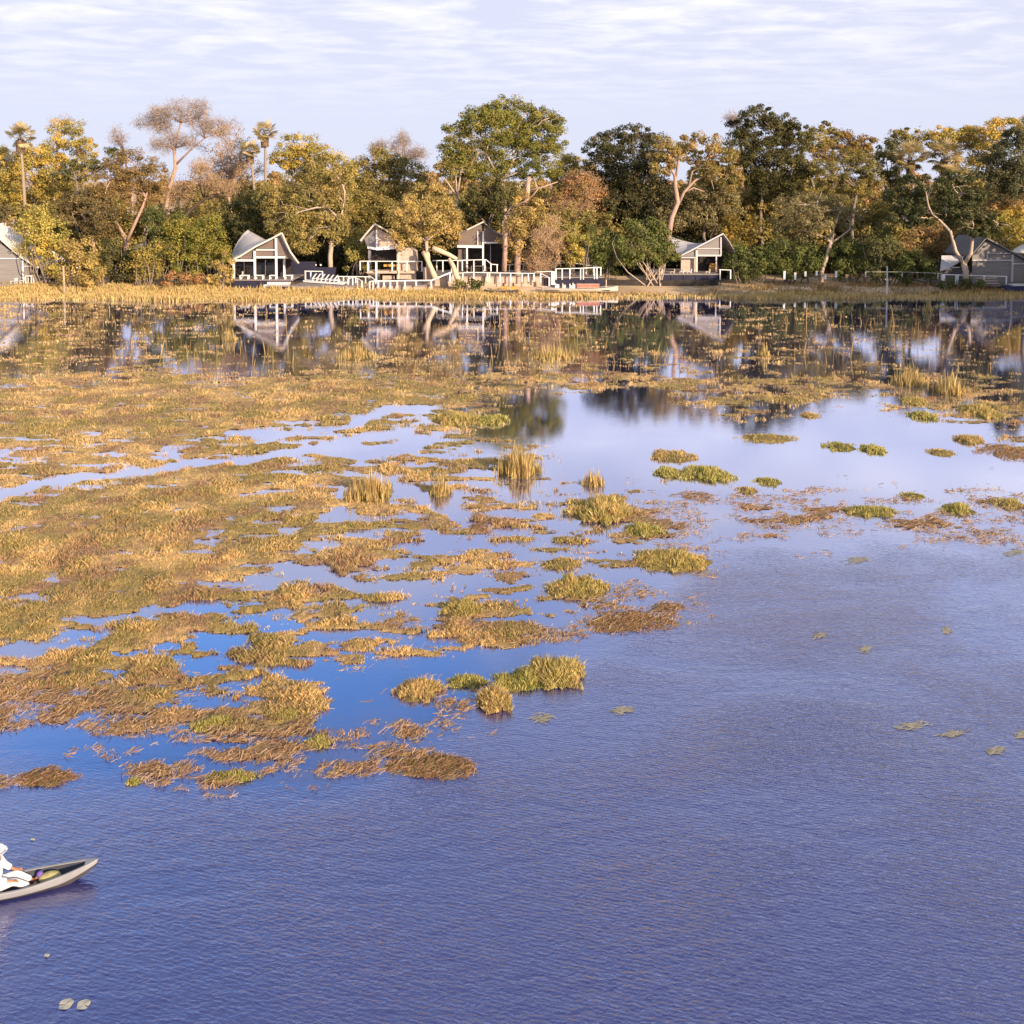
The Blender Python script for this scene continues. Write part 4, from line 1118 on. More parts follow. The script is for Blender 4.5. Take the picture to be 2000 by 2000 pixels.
for px, w, lab in ((978, 15, 'orange covered bale left of the two by the dark canoe'), (998, 13, 'orange covered bale right of the two by the dark canoe')):
    xx = P(px, 566, 128.4)[0]; z0 = P(0, 569, 128.4)[2]; ww = w * .071
    o = empty('bale', (xx + ww / 2, 128.4, z0), lab, 'bale', 'orange bales on the bank')
    b = MB(); b.box(xx, xx + ww, 128.1, 128.9, z0, z0 + .72); b.build('cover', M['orange'], o)
    b = MB(); b.box(xx + ww * .2, xx + ww * .5, 128.15, 128.7, z0 + .72, z0 + 1.15); b.build('bundle', M['darkhull'], o)
for k, (px, py, s) in enumerate(((1002, 575, .5), (1016, 577, .35), (1030, 575, .45), (1040, 578, .3), (980, 577, .3), (962, 576, .28))):
    xx, yy, _ = G(px, py + 3)
    lab = ['largest pinkish rock right of the dark canoe tip', 'small rock in front of the largest pinkish rock', 'rounded rock below the motorboat stern', 'last small rock toward the reeds under the motorboat',
           'pale stone in front of the dark canoe, middle', 'pale stone in front of the dark canoe, left'][k]
    b = MB(); n = 9
    vs = []
    for i in range(5):
        for j in range(n):
            a = 2 * math.pi * j / n; ph = math.pi * (i + .5) / 5
            rr = s * (1 + .3 * mnoise.noise((math.cos(a) + px, math.sin(a), ph)))
            vs.append((xx + rr * math.sin(ph) * math.cos(a), yy + rr * math.sin(ph) * math.sin(a), .08 + rr * .6 * math.cos(ph)))
    b.add(vs, [(i*n+j, (i+1)*n+j, (i+1)*n+(j+1) % n, i*n+(j+1) % n) for i in range(4) for j in range(n)] + [tuple(range(n)), tuple(range(5*n-1, 4*n-1, -1))])
    o = b.build('bank_rock', M['pinkwall']); tag(o, lab, 'rock', 'rocks at the water edge')
# ------------------------------------------------------------------ trees
PAL = {
 'yellow': [(.42,.31,.06),(.30,.25,.055),(.22,.20,.045)],
 'gold':   [(.38,.28,.085),(.30,.23,.07),(.22,.18,.055)],
 'olive':  [(.28,.22,.065),(.20,.17,.05),(.14,.13,.04)],
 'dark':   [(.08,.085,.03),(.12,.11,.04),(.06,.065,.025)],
 'green':  [(.19,.19,.05),(.14,.15,.04),(.25,.22,.055)],
 'lush':   [(.095,.12,.035),(.13,.145,.04),(.065,.085,.025)],
 'lime':   [(.33,.29,.06),(.24,.23,.05),(.40,.31,.06)],
 'grey':   [(.17,.15,.075),(.13,.12,.06),(.20,.17,.08)],
 'brown':  [(.33,.22,.10),(.25,.17,.08),(.20,.15,.06)],
 'rust':   [(.36,.19,.08),(.28,.15,.07),(.22,.16,.06)],
 'lav':    [(.34,.29,.33),(.29,.25,.28),(.40,.33,.34)],
 'tan':    [(.46,.32,.21),(.38,.26,.17),(.50,.34,.20)],
 'cream':  [(.40,.33,.19),(.30,.24,.10),(.16,.14,.06)],
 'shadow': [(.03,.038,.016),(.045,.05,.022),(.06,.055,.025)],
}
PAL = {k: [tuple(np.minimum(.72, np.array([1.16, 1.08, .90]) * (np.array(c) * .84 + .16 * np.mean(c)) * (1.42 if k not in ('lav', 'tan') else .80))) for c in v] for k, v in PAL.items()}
TREE_SEED = [100]
def crown_mesh(blobs, pal, r, dens=1.0, leaf=.30, flat=.72, holes=0.0):
    pal = np.array(pal); VS, CS = [], []
    for (cx, cy, cz, rx, ry, rz) in blobs:
        area = math.pi * rx * rz
        nsub = max(6, int(area * 1.05 * (1 - holes * .8)))
        d = r.normal(0, 1, (nsub, 3)); d /= np.linalg.norm(d, axis=1)[:, None]
        rad = r.uniform(.30, 1.0, nsub) ** .55
        sub = np.array([cx, cy, cz]) + d * np.array([rx, ry, rz]) * rad[:, None] * .95
        k = int(area * 105 * dens / nsub) + 8
        rs = r.uniform(.6, 1.5, nsub) * min(1.0, .35 + .22 * min(rx, rz))
        n = nsub * k
        dd = r.normal(0, 1, (n, 3)); dd /= np.linalg.norm(dd, axis=1)[:, None]
        c = np.repeat(sub, k, 0) + dd * np.repeat(rs, k)[:, None] * (r.uniform(.35, 1.08, n) ** .7)[:, None] * np.array([1, 1, flat])
        stray = r.uniform(0, 1, n) < .04
        c[stray] += r.normal(0, .35, (stray.sum(), 3))
        out = dd * .8 + np.repeat(d, k, 0) * .5 + np.array([0, 0, .35]) + r.normal(0, .55, (n, 3))
        out /= np.linalg.norm(out, axis=1)[:, None]
        t = np.cross(out, r.normal(0, 1, (n, 3))); t /= np.linalg.norm(t, axis=1)[:, None] + 1e-9
        bb = np.cross(out, t)
        s = leaf * 1.15 * r.uniform(.55, 1.3, n)
        V = np.empty((n, 4, 3), np.float32)
        V[:, 0] = c - t * s[:, None] * .5; V[:, 1] = c + bb * s[:, None] * .33
        V[:, 2] = c + t * s[:, None] * .5; V[:, 3] = c - bb * s[:, None] * .33
        VS.append(V.reshape(-1, 3))
        pi = r.integers(0, 3, nsub); sc = r.uniform(.78, 1.25, nsub)
        col = np.repeat(pal[pi] * sc[:, None], k, 0)
        sw = r.uniform(0, 1, n) < .25
        col[sw] = pal[r.integers(0, 3, sw.sum())]
        col *= r.uniform(.75, 1.3, (n, 1))
        CS.append(np.repeat(col, 4, 0))
    V = np.concatenate(VS); cc = np.concatenate(CS)
    return V, np.arange(len(V), dtype=np.int32).reshape(-1, 4), cc
def curve3(a, b, bow, r, n=5):
    a = Vector(a); b = Vector(b); L_ = (b - a).length
    off = Vector((r.normal(0, 1), r.normal(0, 1), abs(r.normal(0, .6)))) * bow * L_
    return [tuple(a.lerp(b, t) + off * (4 * t * (1 - t)) + Vector(r.normal(0, .02 * L_, 3)) * (0 < t < 1)) for t in np.linspace(0, 1, n)]
def blobs3(bl, Y, depth=.85, jit=0, r=None):
    out = []
    for q in bl:
        px, py, rx = q[:3]; ry = q[3] if len(q) > 3 else rx * .9
        dy = (r.uniform(-1, 1) * jit) if jit else 0
        x, y, z = P(px, py, Y + dy)
        m_ = mpp(Y + dy)
        out.append((x, y, z, rx * m_ * 1.08, max(1.4, (rx + ry) / 2 * m_ * depth), ry * m_ * 1.08))
    return out
def tree(name, label, Y, bl, pal='olive', base=None, trunk=None, bark='grey', tr=.35, dens=1.0, leaf=.30, limbs=True, cat='tree', group='trees behind the camp',
         flat=.72, jit=2.0, twigs=0, holes=0.0, depth=.85):
    TREE_SEED[0] += 1
    r = np.random.default_rng(TREE_SEED[0])
    B = blobs3(bl, Y, depth, jit, r)
    w = np.array([q[3] * q[5] for q in B])
    if base is None:
        i = int(np.argmax(w)); bx = B[i][0] + r.normal(0, .4)
    else: bx = P(base, 540, Y)[0]
    gz = TZ(bx, Y) - .15
    root = empty(name, (bx, Y, gz), label, cat, group)
    mb = MB()
    if trunk:   # list of polylines [(px,py,rad)], first one starts at the ground
        ends = []
        for li, line in enumerate(trunk):
            pts = [P(p[0], p[1], Y + (0 if li == 0 else (-.5) ** li * 1.2 * k / len(line))) for k, p in enumerate(line)]
            if li == 0: pts[0] = (pts[0][0], pts[0][1], min(gz, pts[0][2]))
            mb.tube(pts, [p[2] for p in line], 7)
            ends.append(pts[-1])
    else:
        low = min(q[2] - q[5] * .4 for q in B)
        h = max(low - gz, 1.2)
        top = (bx + r.normal(0, .05) * h, Y + r.normal(0, .3), gz + h)
        pts = curve3((bx, Y, gz), top, .06, r, 5)
        mb.tube(pts, list(np.linspace(tr, tr * .7, 5)), 7); ends = [pts[-1], pts[-2]]
    if limbs:
        for (cx, cy, cz, rx, ry, rz) in B:
            e = min(ends, key=lambda p: (Vector(p) - Vector((cx, cy, cz))).length)
            pts = curve3(e, (cx, cy, cz + rz * .2), .10, r, 6)
            mb.tube(pts, list(np.linspace(tr * .5, tr * .14, 6)), 5)
            for k in range(max(5, int(rx * rz * .8))):
                d = r.normal(0, 1, 3); d /= np.linalg.norm(d)
                q = (cx + d[0] * rx * .85, cy + d[1] * ry * .85, cz + d[2] * rz * .85)
                s = pts[r.integers(2, 6)]
                pp = curve3(s, q, .12, r, 4)
                mb.tube(pp, list(np.linspace(tr * .18, .02, 4)), 3)
    mb.build('trunk', BARKS[bark], root, smooth=True)
    V, Fc, cc = crown_mesh(B, PAL[pal] if isinstance(pal, str) else pal, r, dens, leaf, flat, holes)
    mk('crown', V, Fc, LEAF, root, col=cc)
    return root
def bare_tree(name, label, Y, bl, pal='lav', trunk=None, bark='pink', tr=.3, n_tw=1.0, group='bare trees behind the camp', leaves=None, base=None):
    TREE_SEED[0] += 1
    r = np.random.default_rng(TREE_SEED[0])
    B = blobs3(bl, Y, .8, 1.5, r)
    bx = P(trunk[0][0][0], trunk[0][0][1], Y)[0] if trunk else (P(base, 500, Y)[0] if base else B[0][0])
    gz = TZ(bx, Y) - .15
    root = empty(name, (bx, Y, gz), label, 'tree', group)
    mb = MB(); ends = []
    if trunk:
        for li, line in enumerate(trunk):
            pts = [P(p[0], p[1], Y + (0 if li == 0 else (-.5) ** li * 1.5 * k / len(line))) for k, p in enumerate(line)]
            if li == 0: pts = [(pts[0][0], pts[0][1], min(gz, pts[0][2]))] + pts
            mb.tube(pts, ([line[0][2] * 1.2] if li == 0 else []) + [p[2] for p in line], 6); ends += pts[len(pts)//2:]
    else:
        low = min(q[2] - q[5] * .7 for q in B)
        pts = curve3((bx, Y, gz), (bx + r.normal(0, .6), Y, max(low, gz + 2)), .06, r, 5); mb.tube(pts, list(np.linspace(tr, tr * .7, 5)), 6); ends = pts[-2:]
    tv, tcol = [], []
    pl = np.array(PAL[pal])
    for (cx, cy, cz, rx, ry, rz) in B:
        e = min(ends, key=lambda p: (Vector(p) - Vector((cx, cy, cz - rz * .5))).length)
        for m_ in range(max(4, int(rx * 1.1))):
            d = r.normal(0, 1, 3); d[2] = abs(d[2]) * .8 - .15; d /= np.linalg.norm(d)
            q = (cx + d[0] * rx * .7, cy + d[1] * ry * .7, cz + d[2] * rz * .8)
            p1 = curve3(e, q, .14, r, 7); mb.tube(p1, list(np.linspace(tr * .42, .05, 7)), 4)
            for s in range(9):
                st = Vector(p1[r.integers(2, 7)]); dd = r.normal(0, 1, 3); dd[2] = dd[2] * .7 + .4
                en = st + Vector(dd).normalized() * float(r.uniform(.15, .45)) * min(rx, rz)
                p2 = curve3(st, en, .15, r, 4); mb.tube(p2, [.06, .045, .03, .018], 3)
                k = int(26 * n_tw)
                o = np.array(en) + r.normal(0, .5, (k, 3)); 
                di = r.normal(0, 1, (k, 3)); di[:, 2] += .3; di /= np.linalg.norm(di, axis=1)[:, None]
                ln = r.uniform(.3, .95, k)[:, None]; pe = np.cross(di, np.array([0, 1, .2])); pe /= np.linalg.norm(pe, axis=1)[:, None] + 1e-9
                wd = r.uniform(.012, .030, k)[:, None]
                V = np.stack([o - pe * wd, o + pe * wd, o + di * ln + pe * wd * .4, o + di * ln - pe * wd * .4], 1)
                tv.append(V.reshape(-1, 3)); tcol.append(np.repeat(pl[r.integers(0, 3, k)] * r.uniform(.7, 1.2, (k, 1)), 4, 0))
    mb.build('trunk', BARKS[bark], root, smooth=True)
    V = np.concatenate(tv); mk('twigs', V, np.arange(len(V), dtype=np.int32).reshape(-1, 4), TWIG, root, col=np.concatenate(tcol))
    if leaves:
        V, Fc, cc = crown_mesh(B, PAL[leaves[0]], r, leaves[1], .26, .7, leaves[2]); mk('crown', V, Fc, LEAF, root, col=cc)
    return root
def palm(label, Y, px, py, rad, base, pal='cream', trunkline=None, n=36):
    TREE_SEED[0] += 1
    r = np.random.default_rng(TREE_SEED[0])
    x, _, z = P(px, py, Y); m_ = mpp(Y); rr = rad * m_
    bx = P(base, 500, Y)[0]; gz = TZ(bx, Y) - .1
    root = empty('palm_tree', (bx, Y, gz), label, 'palm', 'fan palms among the trees')
    mb = MB(); pts = [tuple(Vector((bx, Y, gz)).lerp(Vector((x, Y, z - rr * .2)), t) + Vector((math.sin(t * 3) * .3, 0, 0))) for t in np.linspace(0, 1, 8)]
    mb.tube(pts, [.32, .26, .24, .24, .27, .25, .22, .2], 8); mb.build('trunk', BARKS['palm'], root, smooth=True)
    V, Fc, cc = [], [], []; pl = np.array(PAL[pal])
    for k in range(n):
        d = r.normal(0, 1, 3); d[2] = d[2] * .7 + .25; d /= np.linalg.norm(d)
        c = np.array([x, Y, z]) + d * rr * r.uniform(.55, .75)
        u = np.cross(d, [0, 0, 1.0]); u /= np.linalg.norm(u) + 1e-9; v = np.cross(u, d)
        tw = r.uniform(-.6, .6); u2 = u * math.cos(tw) + v * math.sin(tw)
        R_ = rr * r.uniform(.40, .60); col = pl[r.integers(0, 3)] * r.uniform(.8, 1.2)
        nb = 13
        for j in range(nb):
            a = -1.9 + 3.8 * j / (nb - 1)
            dir_ = d * math.cos(a) + u2 * math.sin(a); dir_[2] -= .18 * abs(a)
            side = np.cross(dir_, v); side = (d * -math.sin(a) + u2 * math.cos(a))
            b0 = len(V)
            V += [c, c + dir_ * R_ * .6 + side * R_ * .08 + v * .05 * (j % 2), c + dir_ * R_ * 1.0, c + dir_ * R_ * .6 - side * R_ * .08]
            Fc.append((b0, b0 + 1, b0 + 2, b0 + 3)); cc += [col * r.uniform(.85, 1.15)] * 4
        b0 = len(V); p0 = np.array([x, Y, z - rr * .15]); V += [p0 - u * .03, p0 + u * .03, c + u * .03, c - u * .03]; Fc.append((b0, b0+1, b0+2, b0+3)); cc += [pl[2]] * 4
    mk('fronds', np.array(V), np.array(Fc, dtype=np.int32), LEAF, root, col=np.array(cc))
    # skirt of dead fronds
    k = 160; a = r.uniform(0, 6.28, k); zz = z - rr * r.uniform(.1, 1.0, k)
    c = np.stack([x + np.cos(a) * .45, Y + np.sin(a) * .45, zz], -1); dn = np.stack([np.cos(a) * .35, np.sin(a) * .35, -np.ones(k)], -1); sd_ = np.stack([-np.sin(a), np.cos(a), a * 0], -1)
    V = np.stack([c - sd_ * .05, c + sd_ * .05, c + dn * .7 + sd_ * .16, c + dn * .7 - sd_ * .16], 1).reshape(-1, 3)
    mk('dead_fronds', V, np.arange(len(V), dtype=np.int32).reshape(-1, 4), LEAF, root, col=np.tile(np.array([.30, .20, .12]), (len(V), 1)) * np.repeat(r.uniform(.6, 1.2, (k, 1)), 4, 0))
def bush(label, Y, bl, pal, name='bush', dens=1.0, leaf=.26, group='bushes along the bank', stems=4, jit=1.0, holes=0.0, stem_px=None):
    TREE_SEED[0] += 1
    r = np.random.default_rng(TREE_SEED[0])
    B = blobs3(bl, Y, .8, jit, r)
    cx = sum(q[0] for q in B) / len(B); gz = TZ(cx, Y)
    root = empty(name, (cx, Y, gz), label, 'bush', group)
    mb = MB()
    for q in B:
        for k in range(stems):
            sx = P(stem_px[k % len(stem_px)], 550, Y)[0] if stem_px else q[0] + r.normal(0, .3 * q[3])
            pts = curve3((sx, Y + r.normal(0, .4), gz - .1), (q[0] + r.normal(0, .4 * q[3]), q[1] + r.normal(0, .3 * q[4]), q[2] + r.uniform(-.2, .6) * q[5]), .1, r, 5)
            mb.tube(pts, [.10, .085, .07, .05, .02], 4)
    mb.build('stem', BARKS['grey' if not stem_px else 'pale'], root)
    V, Fc, cc = crown_mesh(B, PAL[pal] if isinstance(pal, str) else pal, r, dens, leaf, .85, holes)
    V[:, 2] = np.where(V[:, 2] < gz, gz + (gz - V[:, 2]) * .3, V[:, 2])
    mk('foliage', V, Fc, LEAF, root, col=cc)

# ---- far woodland and understorey, which read as one mass
def woodland(name, label, Yr, n, pal, x0, x1, hr, seed, leaf, gaps=()):
    r = np.random.default_rng(seed)
    B = []
    for _ in range(n):
        Y = r.uniform(*Yr); x = r.uniform(x0, x1) * Y / 180.0
        px, _p = toPx(x, Y)
        if any(a < px < b for a, b in gaps): continue
        h = r.uniform(*hr) * (1.1 if r.uniform() < .2 else .85)
        rx = r.uniform(2.5, 5.5); gz = TZ(x, Y)
        B.append((x, Y, gz + h - rx * .6, rx, rx, rx * .7)); B.append((x + r.normal(0, 1), Y, gz + h * .4, rx * .9, rx * .8, h * .42))
    P0 = PAL[pal]; V, Fc, cc = crown_mesh(B, P0, r, .16 if leaf > .6 else .3, leaf, .8)
    o = mk(name, V, Fc, LEAF, col=cc)
    tag(o, label, kind='stuff')
woodland('distant_woodland', 'far belt of dry woodland across the plain', (380, 700), 230, 'brown', -120, 120, (11, 17), 41, 1.3)
woodland('distant_woodland', 'middle distance dry woodland behind the camp trees', (230, 330), 150, 'olive', -125, 125, (9, 14.5), 42, .75, gaps=((300, 372), (1660, 1740)))
woodland('understorey', 'dark understorey scrub beneath the trees', (158, 188), 230, 'olive', -112, 112, (8, 13.5), 43, .5, gaps=((318, 352), (1668, 1716)))
woodland('understorey', 'tall dense thicket filling the gaps behind the right hand trees', (160, 178), 110, 'olive', 8, 112, (11, 16.5), 45, .5, gaps=((1668, 1716),))
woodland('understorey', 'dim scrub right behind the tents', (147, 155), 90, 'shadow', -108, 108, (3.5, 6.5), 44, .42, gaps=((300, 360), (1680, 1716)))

# ---- left part
T = tree
T('acacia_tree', 'yellow tree cut by the left picture edge', 168, [(-20, 310, 40, 40), (12, 325, 34, 40), (0, 375, 40, 30)], 'yellow', leaf=.3)
T('acacia_tree', 'thin topped yellow tree right of the leftmost palm', 176, [(130, 262, 42, 28), (165, 290, 32, 26), (105, 300, 34, 30), (150, 335, 44, 28)], 'yellow', holes=.35, dens=.7)
T('acacia_tree', 'soft yellow crown low behind the leftmost palm', 172, [(70, 300, 30, 26), (60, 330, 40, 30), (100, 360, 40, 30), (40, 395, 36, 30)], 'yellow')
bare_tree('bare_tree', 'wispy bare crown above the yellow tree on the left', 182, [(112, 238, 28, 18)], 'lav', base=118, n_tw=.6)
palm('leftmost fan palm, yellow fronds on a thin brown trunk', 160, 39, 266, 27, 50, 'cream')
T('evergreen_tree', 'dark green tree between palm and brown acacia on the left', 158, [(140, 325, 24, 16), (118, 345, 22, 18), (222, 300, 20, 14), (185, 325, 22, 14)], 'dark', base=150)
T('acacia_tree', 'big umber twiggy acacia behind the left bushes', 150, [(258, 322, 62, 34), (225, 352, 46, 36), (300, 350, 34, 36), (262, 378, 48, 32), (210, 395, 34, 28)],
  [(.30,.20,.08), (.24,.17,.06), (.36,.24,.09)], trunk=[[(246, 520, .42), (246, 475, .40), (240, 455, .34)], [(246, 475, .30), (262, 440, .26), (278, 405, .2), (285, 385, .13)], [(242, 460, .25), (228, 435, .2), (215, 405, .12)]], bark='pink', holes=.3, dens=.8, leaf=.24)
T('acacia_tree', 'dull brown acacia left of the big umber one', 148, [(175, 395, 44, 34), (140, 420, 34, 30), (205, 425, 28, 28), (190, 450, 30, 30)], [(.19,.14,.06), (.24,.18,.08), (.14,.11,.05)], trunk=[[(190, 540, .25), (182, 470, .22), (160, 415, .15)]], bark='pink', holes=.2)
bare_tree('bare_tree', 'tallest bare lilac tree against the sky on the left', 175, [(355, 225, 66, 34), (295, 250, 46, 34), (415, 250, 46, 36), (350, 285, 70, 34), (390, 220, 40, 28), (320, 225, 40, 28)], 'lav',
          trunk=[[(322, 420, .42), (330, 370, .40), (343, 328, .36), (340, 290, .30)], [(341, 300, .22), (330, 270, .15), (300, 245, .08)], [(341, 295, .24), (353, 240, .16), (355, 205, .08)], [(343, 322, .22), (375, 290, .16), (400, 270, .12), (420, 262, .06)]], bark='pink', n_tw=1.5)
bare_tree('bare_tree', 'faint lilac bare tree behind the umber acacia', 190, [(240, 275, 36, 28)], 'lav', base=245, n_tw=.9)
bare_tree('bare_tree', 'pinkish bare tree left of the two headed palm', 170, [(455, 285, 48, 40), (430, 335, 55, 36), (480, 330, 36, 40)], 'tan', base=450, n_tw=1.6, leaves=('tan', .10, .3))
bare_tree('bare_tree', 'tan bare tree with a dark sloping limb', 158, [(395, 350, 48, 30), (350, 380, 38, 24), (435, 372, 36, 22)], 'tan',
          trunk=[[(352, 470, .34), (355, 430, .32), (372, 410, .30), (400, 388, .28), (430, 378, .22), (452, 370, .12)], [(357, 425, .2), (348, 395, .14), (335, 375, .08)], [(362, 418, .2), (372, 390, .12), (378, 370, .07)]], bark='dark', n_tw=1.7, leaves=('tan', .10, .3))
palm('pale crowned fan palm, upper of the pair left of the yellow tree', 162, 517, 258, 23, 512, 'cream')
palm('pale crowned fan palm, lower of the pair left of the yellow tree', 160, 488, 292, 21, 505, 'cream')
T('acacia_tree', 'round yellow tree top right of the twin palms', 164, [(585, 285, 42, 24), (560, 305, 34, 26), (615, 305, 34, 26), (590, 335, 48, 26)], 'yellow', leaf=.28)
T('marula_tree', 'large yellow green tree leaning over the gabled pavilion', 138.5, [(640, 330, 42, 30), (668, 370, 26, 46), (600, 372, 56, 34), (545, 385, 44, 34), (560, 425, 48, 34), (640, 420, 44, 36), (600, 455, 54, 30), (665, 455, 26, 28), (590, 488, 24, 20)],
  'olive', trunk=[[(646, 545, .40), (645, 500, .38), (648, 470, .34), (655, 440, .28)], [(667, 440, .16), (655, 420, .14), (640, 405, .10)], [(655, 442, .22), (668, 415, .16), (672, 395, .08)]], bark='pale', leaf=.28)
T('marula_tree', 'sunlit right half of the leaning tree crown, painted in yellow leaves', 149, [(652, 330, 40, 32), (675, 375, 20, 44), (678, 420, 18, 26)], 'yellow', base=660, leaf=.26)  # sunlit side of the leaning tree, its light put into leaf colour
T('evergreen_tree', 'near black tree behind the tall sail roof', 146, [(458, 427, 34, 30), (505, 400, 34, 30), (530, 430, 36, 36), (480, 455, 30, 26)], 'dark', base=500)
# ---- centre left
T('evergreen_tree', 'soft green rounded tree left of the tallest tree', 166, [(735, 315, 44, 28), (700, 340, 34, 30), (775, 330, 40, 30), (735, 365, 60, 34), (800, 350, 40, 36)], 'olive', leaf=.28)
bare_tree('bare_tree', 'bare pink crown above the green trees, left of the tallest tree', 180, [(790, 280, 36, 22), (820, 300, 26, 18)], 'lav', base=790, n_tw=1.6)
bare_tree('bare_tree', 'small bare lilac crown on the left shoulder of the soft green tree', 180, [(735, 288, 24, 14)], 'lav', base=735, n_tw=1.2)
T('evergreen_tree', 'dark tree above the lounge roof', 150, [(720, 405, 42, 36), (690, 440, 30, 34), (760, 420, 36, 40)], 'olive', base=715)
T('mopane_tree', 'orange yellow tree between lounge and second gable', 131.8, [(825, 385, 44, 26), (795, 412, 32, 28), (860, 415, 36, 30), (825, 430, 56, 30), (795, 460, 30, 28), (855, 460, 40, 28), (885, 440, 20, 30)],
  'gold', trunk=[[(838, 545, .34), (836, 500, .32), (832, 470, .26)]], bark='pale', leaf=.26, holes=.12)
T('fever_tree', 'pale forked trunk tree standing left of the tallest tree', 150, [(905, 300, 30, 26), (880, 330, 26, 28), (925, 330, 24, 26), (890, 355, 26, 18)], 'olive',
  trunk=[[(897, 520, .24), (896, 440, .22), (893, 385, .20)], [(893, 385, .16), (878, 362, .13), (866, 345, .08)], [(893, 385, .17), (899, 345, .13), (905, 320, .08)], [(893, 388, .12), (890, 340, .09)]], bark='pale', holes=.3, dens=.8)
T('jackalberry_tree', 'tallest green crowned tree in the centre', 152, [(990, 215, 56, 26), (1030, 225, 40, 26), (930, 232, 40, 26), (895, 262, 30, 28), (960, 255, 56, 36), (1040, 265, 50, 38), (1085, 260, 24, 34), (1000, 295, 62, 36), (930, 305, 46, 34), (1065, 310, 36, 34), (985, 330, 48, 22), (880, 295, 26, 26), (960, 225, 44, 26), (1010, 258, 46, 30), (1075, 235, 26, 24), (905, 330, 34, 24), (1035, 335, 34, 20)],
  [(.26,.25,.055), (.19,.19,.045), (.32,.27,.07)], trunk=[[(985, 545, .7), (985, 440, .62), (982, 380, .55), (978, 350, .5)], [(980, 360, .3), (965, 330, .22), (950, 300, .14)], [(980, 355, .3), (1000, 320, .22), (1015, 280, .12)], [(970, 350, .25), (945, 345, .15), (935, 325, .08)]], bark='pale', leaf=.27, holes=.1)
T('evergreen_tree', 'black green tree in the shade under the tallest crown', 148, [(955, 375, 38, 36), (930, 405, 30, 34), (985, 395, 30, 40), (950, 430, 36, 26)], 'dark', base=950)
T('creeper_mound', 'tall mass of golden creeper draped over a termite mound', 133.6, [(1030, 400, 26, 40), (1015, 435, 30, 34), (1058, 425, 26, 34), (1000, 460, 26, 36), (1035, 470, 30, 32), (1005, 495, 22, 22)], 'gold',
  trunk=[[(1010, 545, .55), (1011, 520, .5), (1015, 470, .5), (1028, 400, .45), (1033, 345, .3)], [(1033, 372, .14), (1058, 366, .12), (1090, 355, .06)], [(1033, 390, .14), (1050, 370, .12), (1042, 345, .07)], [(985, 530, .38), (987, 480, .36), (988, 420, .32)]], bark='pink', cat='tree', holes=.22, dens=.85, leaf=.26, limbs=True)
TREE_SEED[0] = 300
bare_tree('root_mound', 'grey tangle of hanging roots and dead creeper beside the golden creeper', 133.2, [(1062, 465, 26, 52), (1090, 470, 16, 44), (1058, 515, 30, 20)], 'tan', base=1066, n_tw=1.8, leaves=('tan', .5, .2), group='')
bare_tree('bare_tree', 'rust orange leafless tree right of the golden creeper', 152, [(1130, 370, 48, 34), (1110, 400, 44, 32), (1160, 395, 34, 32)], 'tan', base=1125, n_tw=1.6, leaves=('rust', .5, .2))
T('acacia_tree', 'small yellow green crown peeping right of the tallest tree', 170, [(1112, 320, 30, 22), (1140, 335, 24, 26), (1095, 345, 30, 26)], 'yellow')
T('evergreen_tree', 'broad black green tree with ragged top, centre right', 156, [(1235, 258, 38, 16), (1200, 275, 34, 22), (1165, 290, 26, 20), (1270, 285, 38, 28), (1220, 310, 56, 36), (1180, 330, 40, 34), (1250, 350, 56, 40), (1200, 390, 56, 38), (1265, 400, 42, 34)], [(.10,.095,.04), (.065,.07,.03), (.16,.13,.06)], holes=.12)
T('evergreen_tree', 'olive tree below the rust orange tree', 146, [(1120, 430, 44, 26), (1165, 435, 36, 24), (1085, 440, 26, 22)], 'olive')
bush('yellow tipped shrub left of the deep green one', 134.5, [(1132, 468, 20, 34), (1120, 495, 22, 20)], 'lime')
bush('deep green rounded shrub right of the navy fronted deck', 135.5, [(1168, 465, 34, 26), (1160, 490, 40, 34), (1190, 500, 28, 34)], 'lush')
bush('many stemmed olive shrub, thin pale stems showing at its foot', 133.5, [(1258, 445, 34, 28), (1235, 475, 34, 30), (1285, 470, 36, 32), (1258, 495, 54, 24), (1310, 495, 24, 18)], [(.20,.22,.06), (.14,.16,.05), (.24,.22,.08)], stem_px=[1263, 1276, 1288, 1300, 1315, 1236], stems=3)
# ---- centre right
T('fever_tree', 'tree with long curved pink trunk and wide twisting boughs', 149, [(1370, 282, 46, 24), (1300, 290, 40, 26), (1330, 305, 40, 26), (1410, 310, 34, 30), (1285, 325, 34, 24), (1425, 350, 28, 26), (1385, 330, 40, 20)],
  [(.38,.28,.09), (.28,.23,.07), (.44,.30,.12)], trunk=[[(1310, 545, .5), (1306, 460, .46), (1312, 425, .42), (1324, 395, .40), (1319, 365, .34), (1319, 345, .30)], [(1319, 346, .22), (1305, 320, .15), (1292, 306, .08)], [(1320, 345, .22), (1326, 310, .16), (1328, 285, .08)],
   [(1326, 398, .26), (1336, 375, .24), (1358, 352, .2), (1378, 343, .16), (1400, 340, .08)], [(1345, 365, .16), (1352, 335, .14), (1372, 322, .1), (1385, 305, .06)], [(1338, 375, .16), (1355, 367, .12), (1376, 374, .06)], [(1378, 343, .12), (1390, 355, .08), (1394, 370, .05)]], bark='pink', holes=.38, dens=.75)
T('evergreen_tree', 'grey olive middle storey tree behind the curved pink trunk', 153, [(1370, 390, 50, 30), (1290, 400, 36, 26), (1410, 400, 44, 32), (1380, 430, 48, 26), (1330, 430, 36, 24)], 'grey')
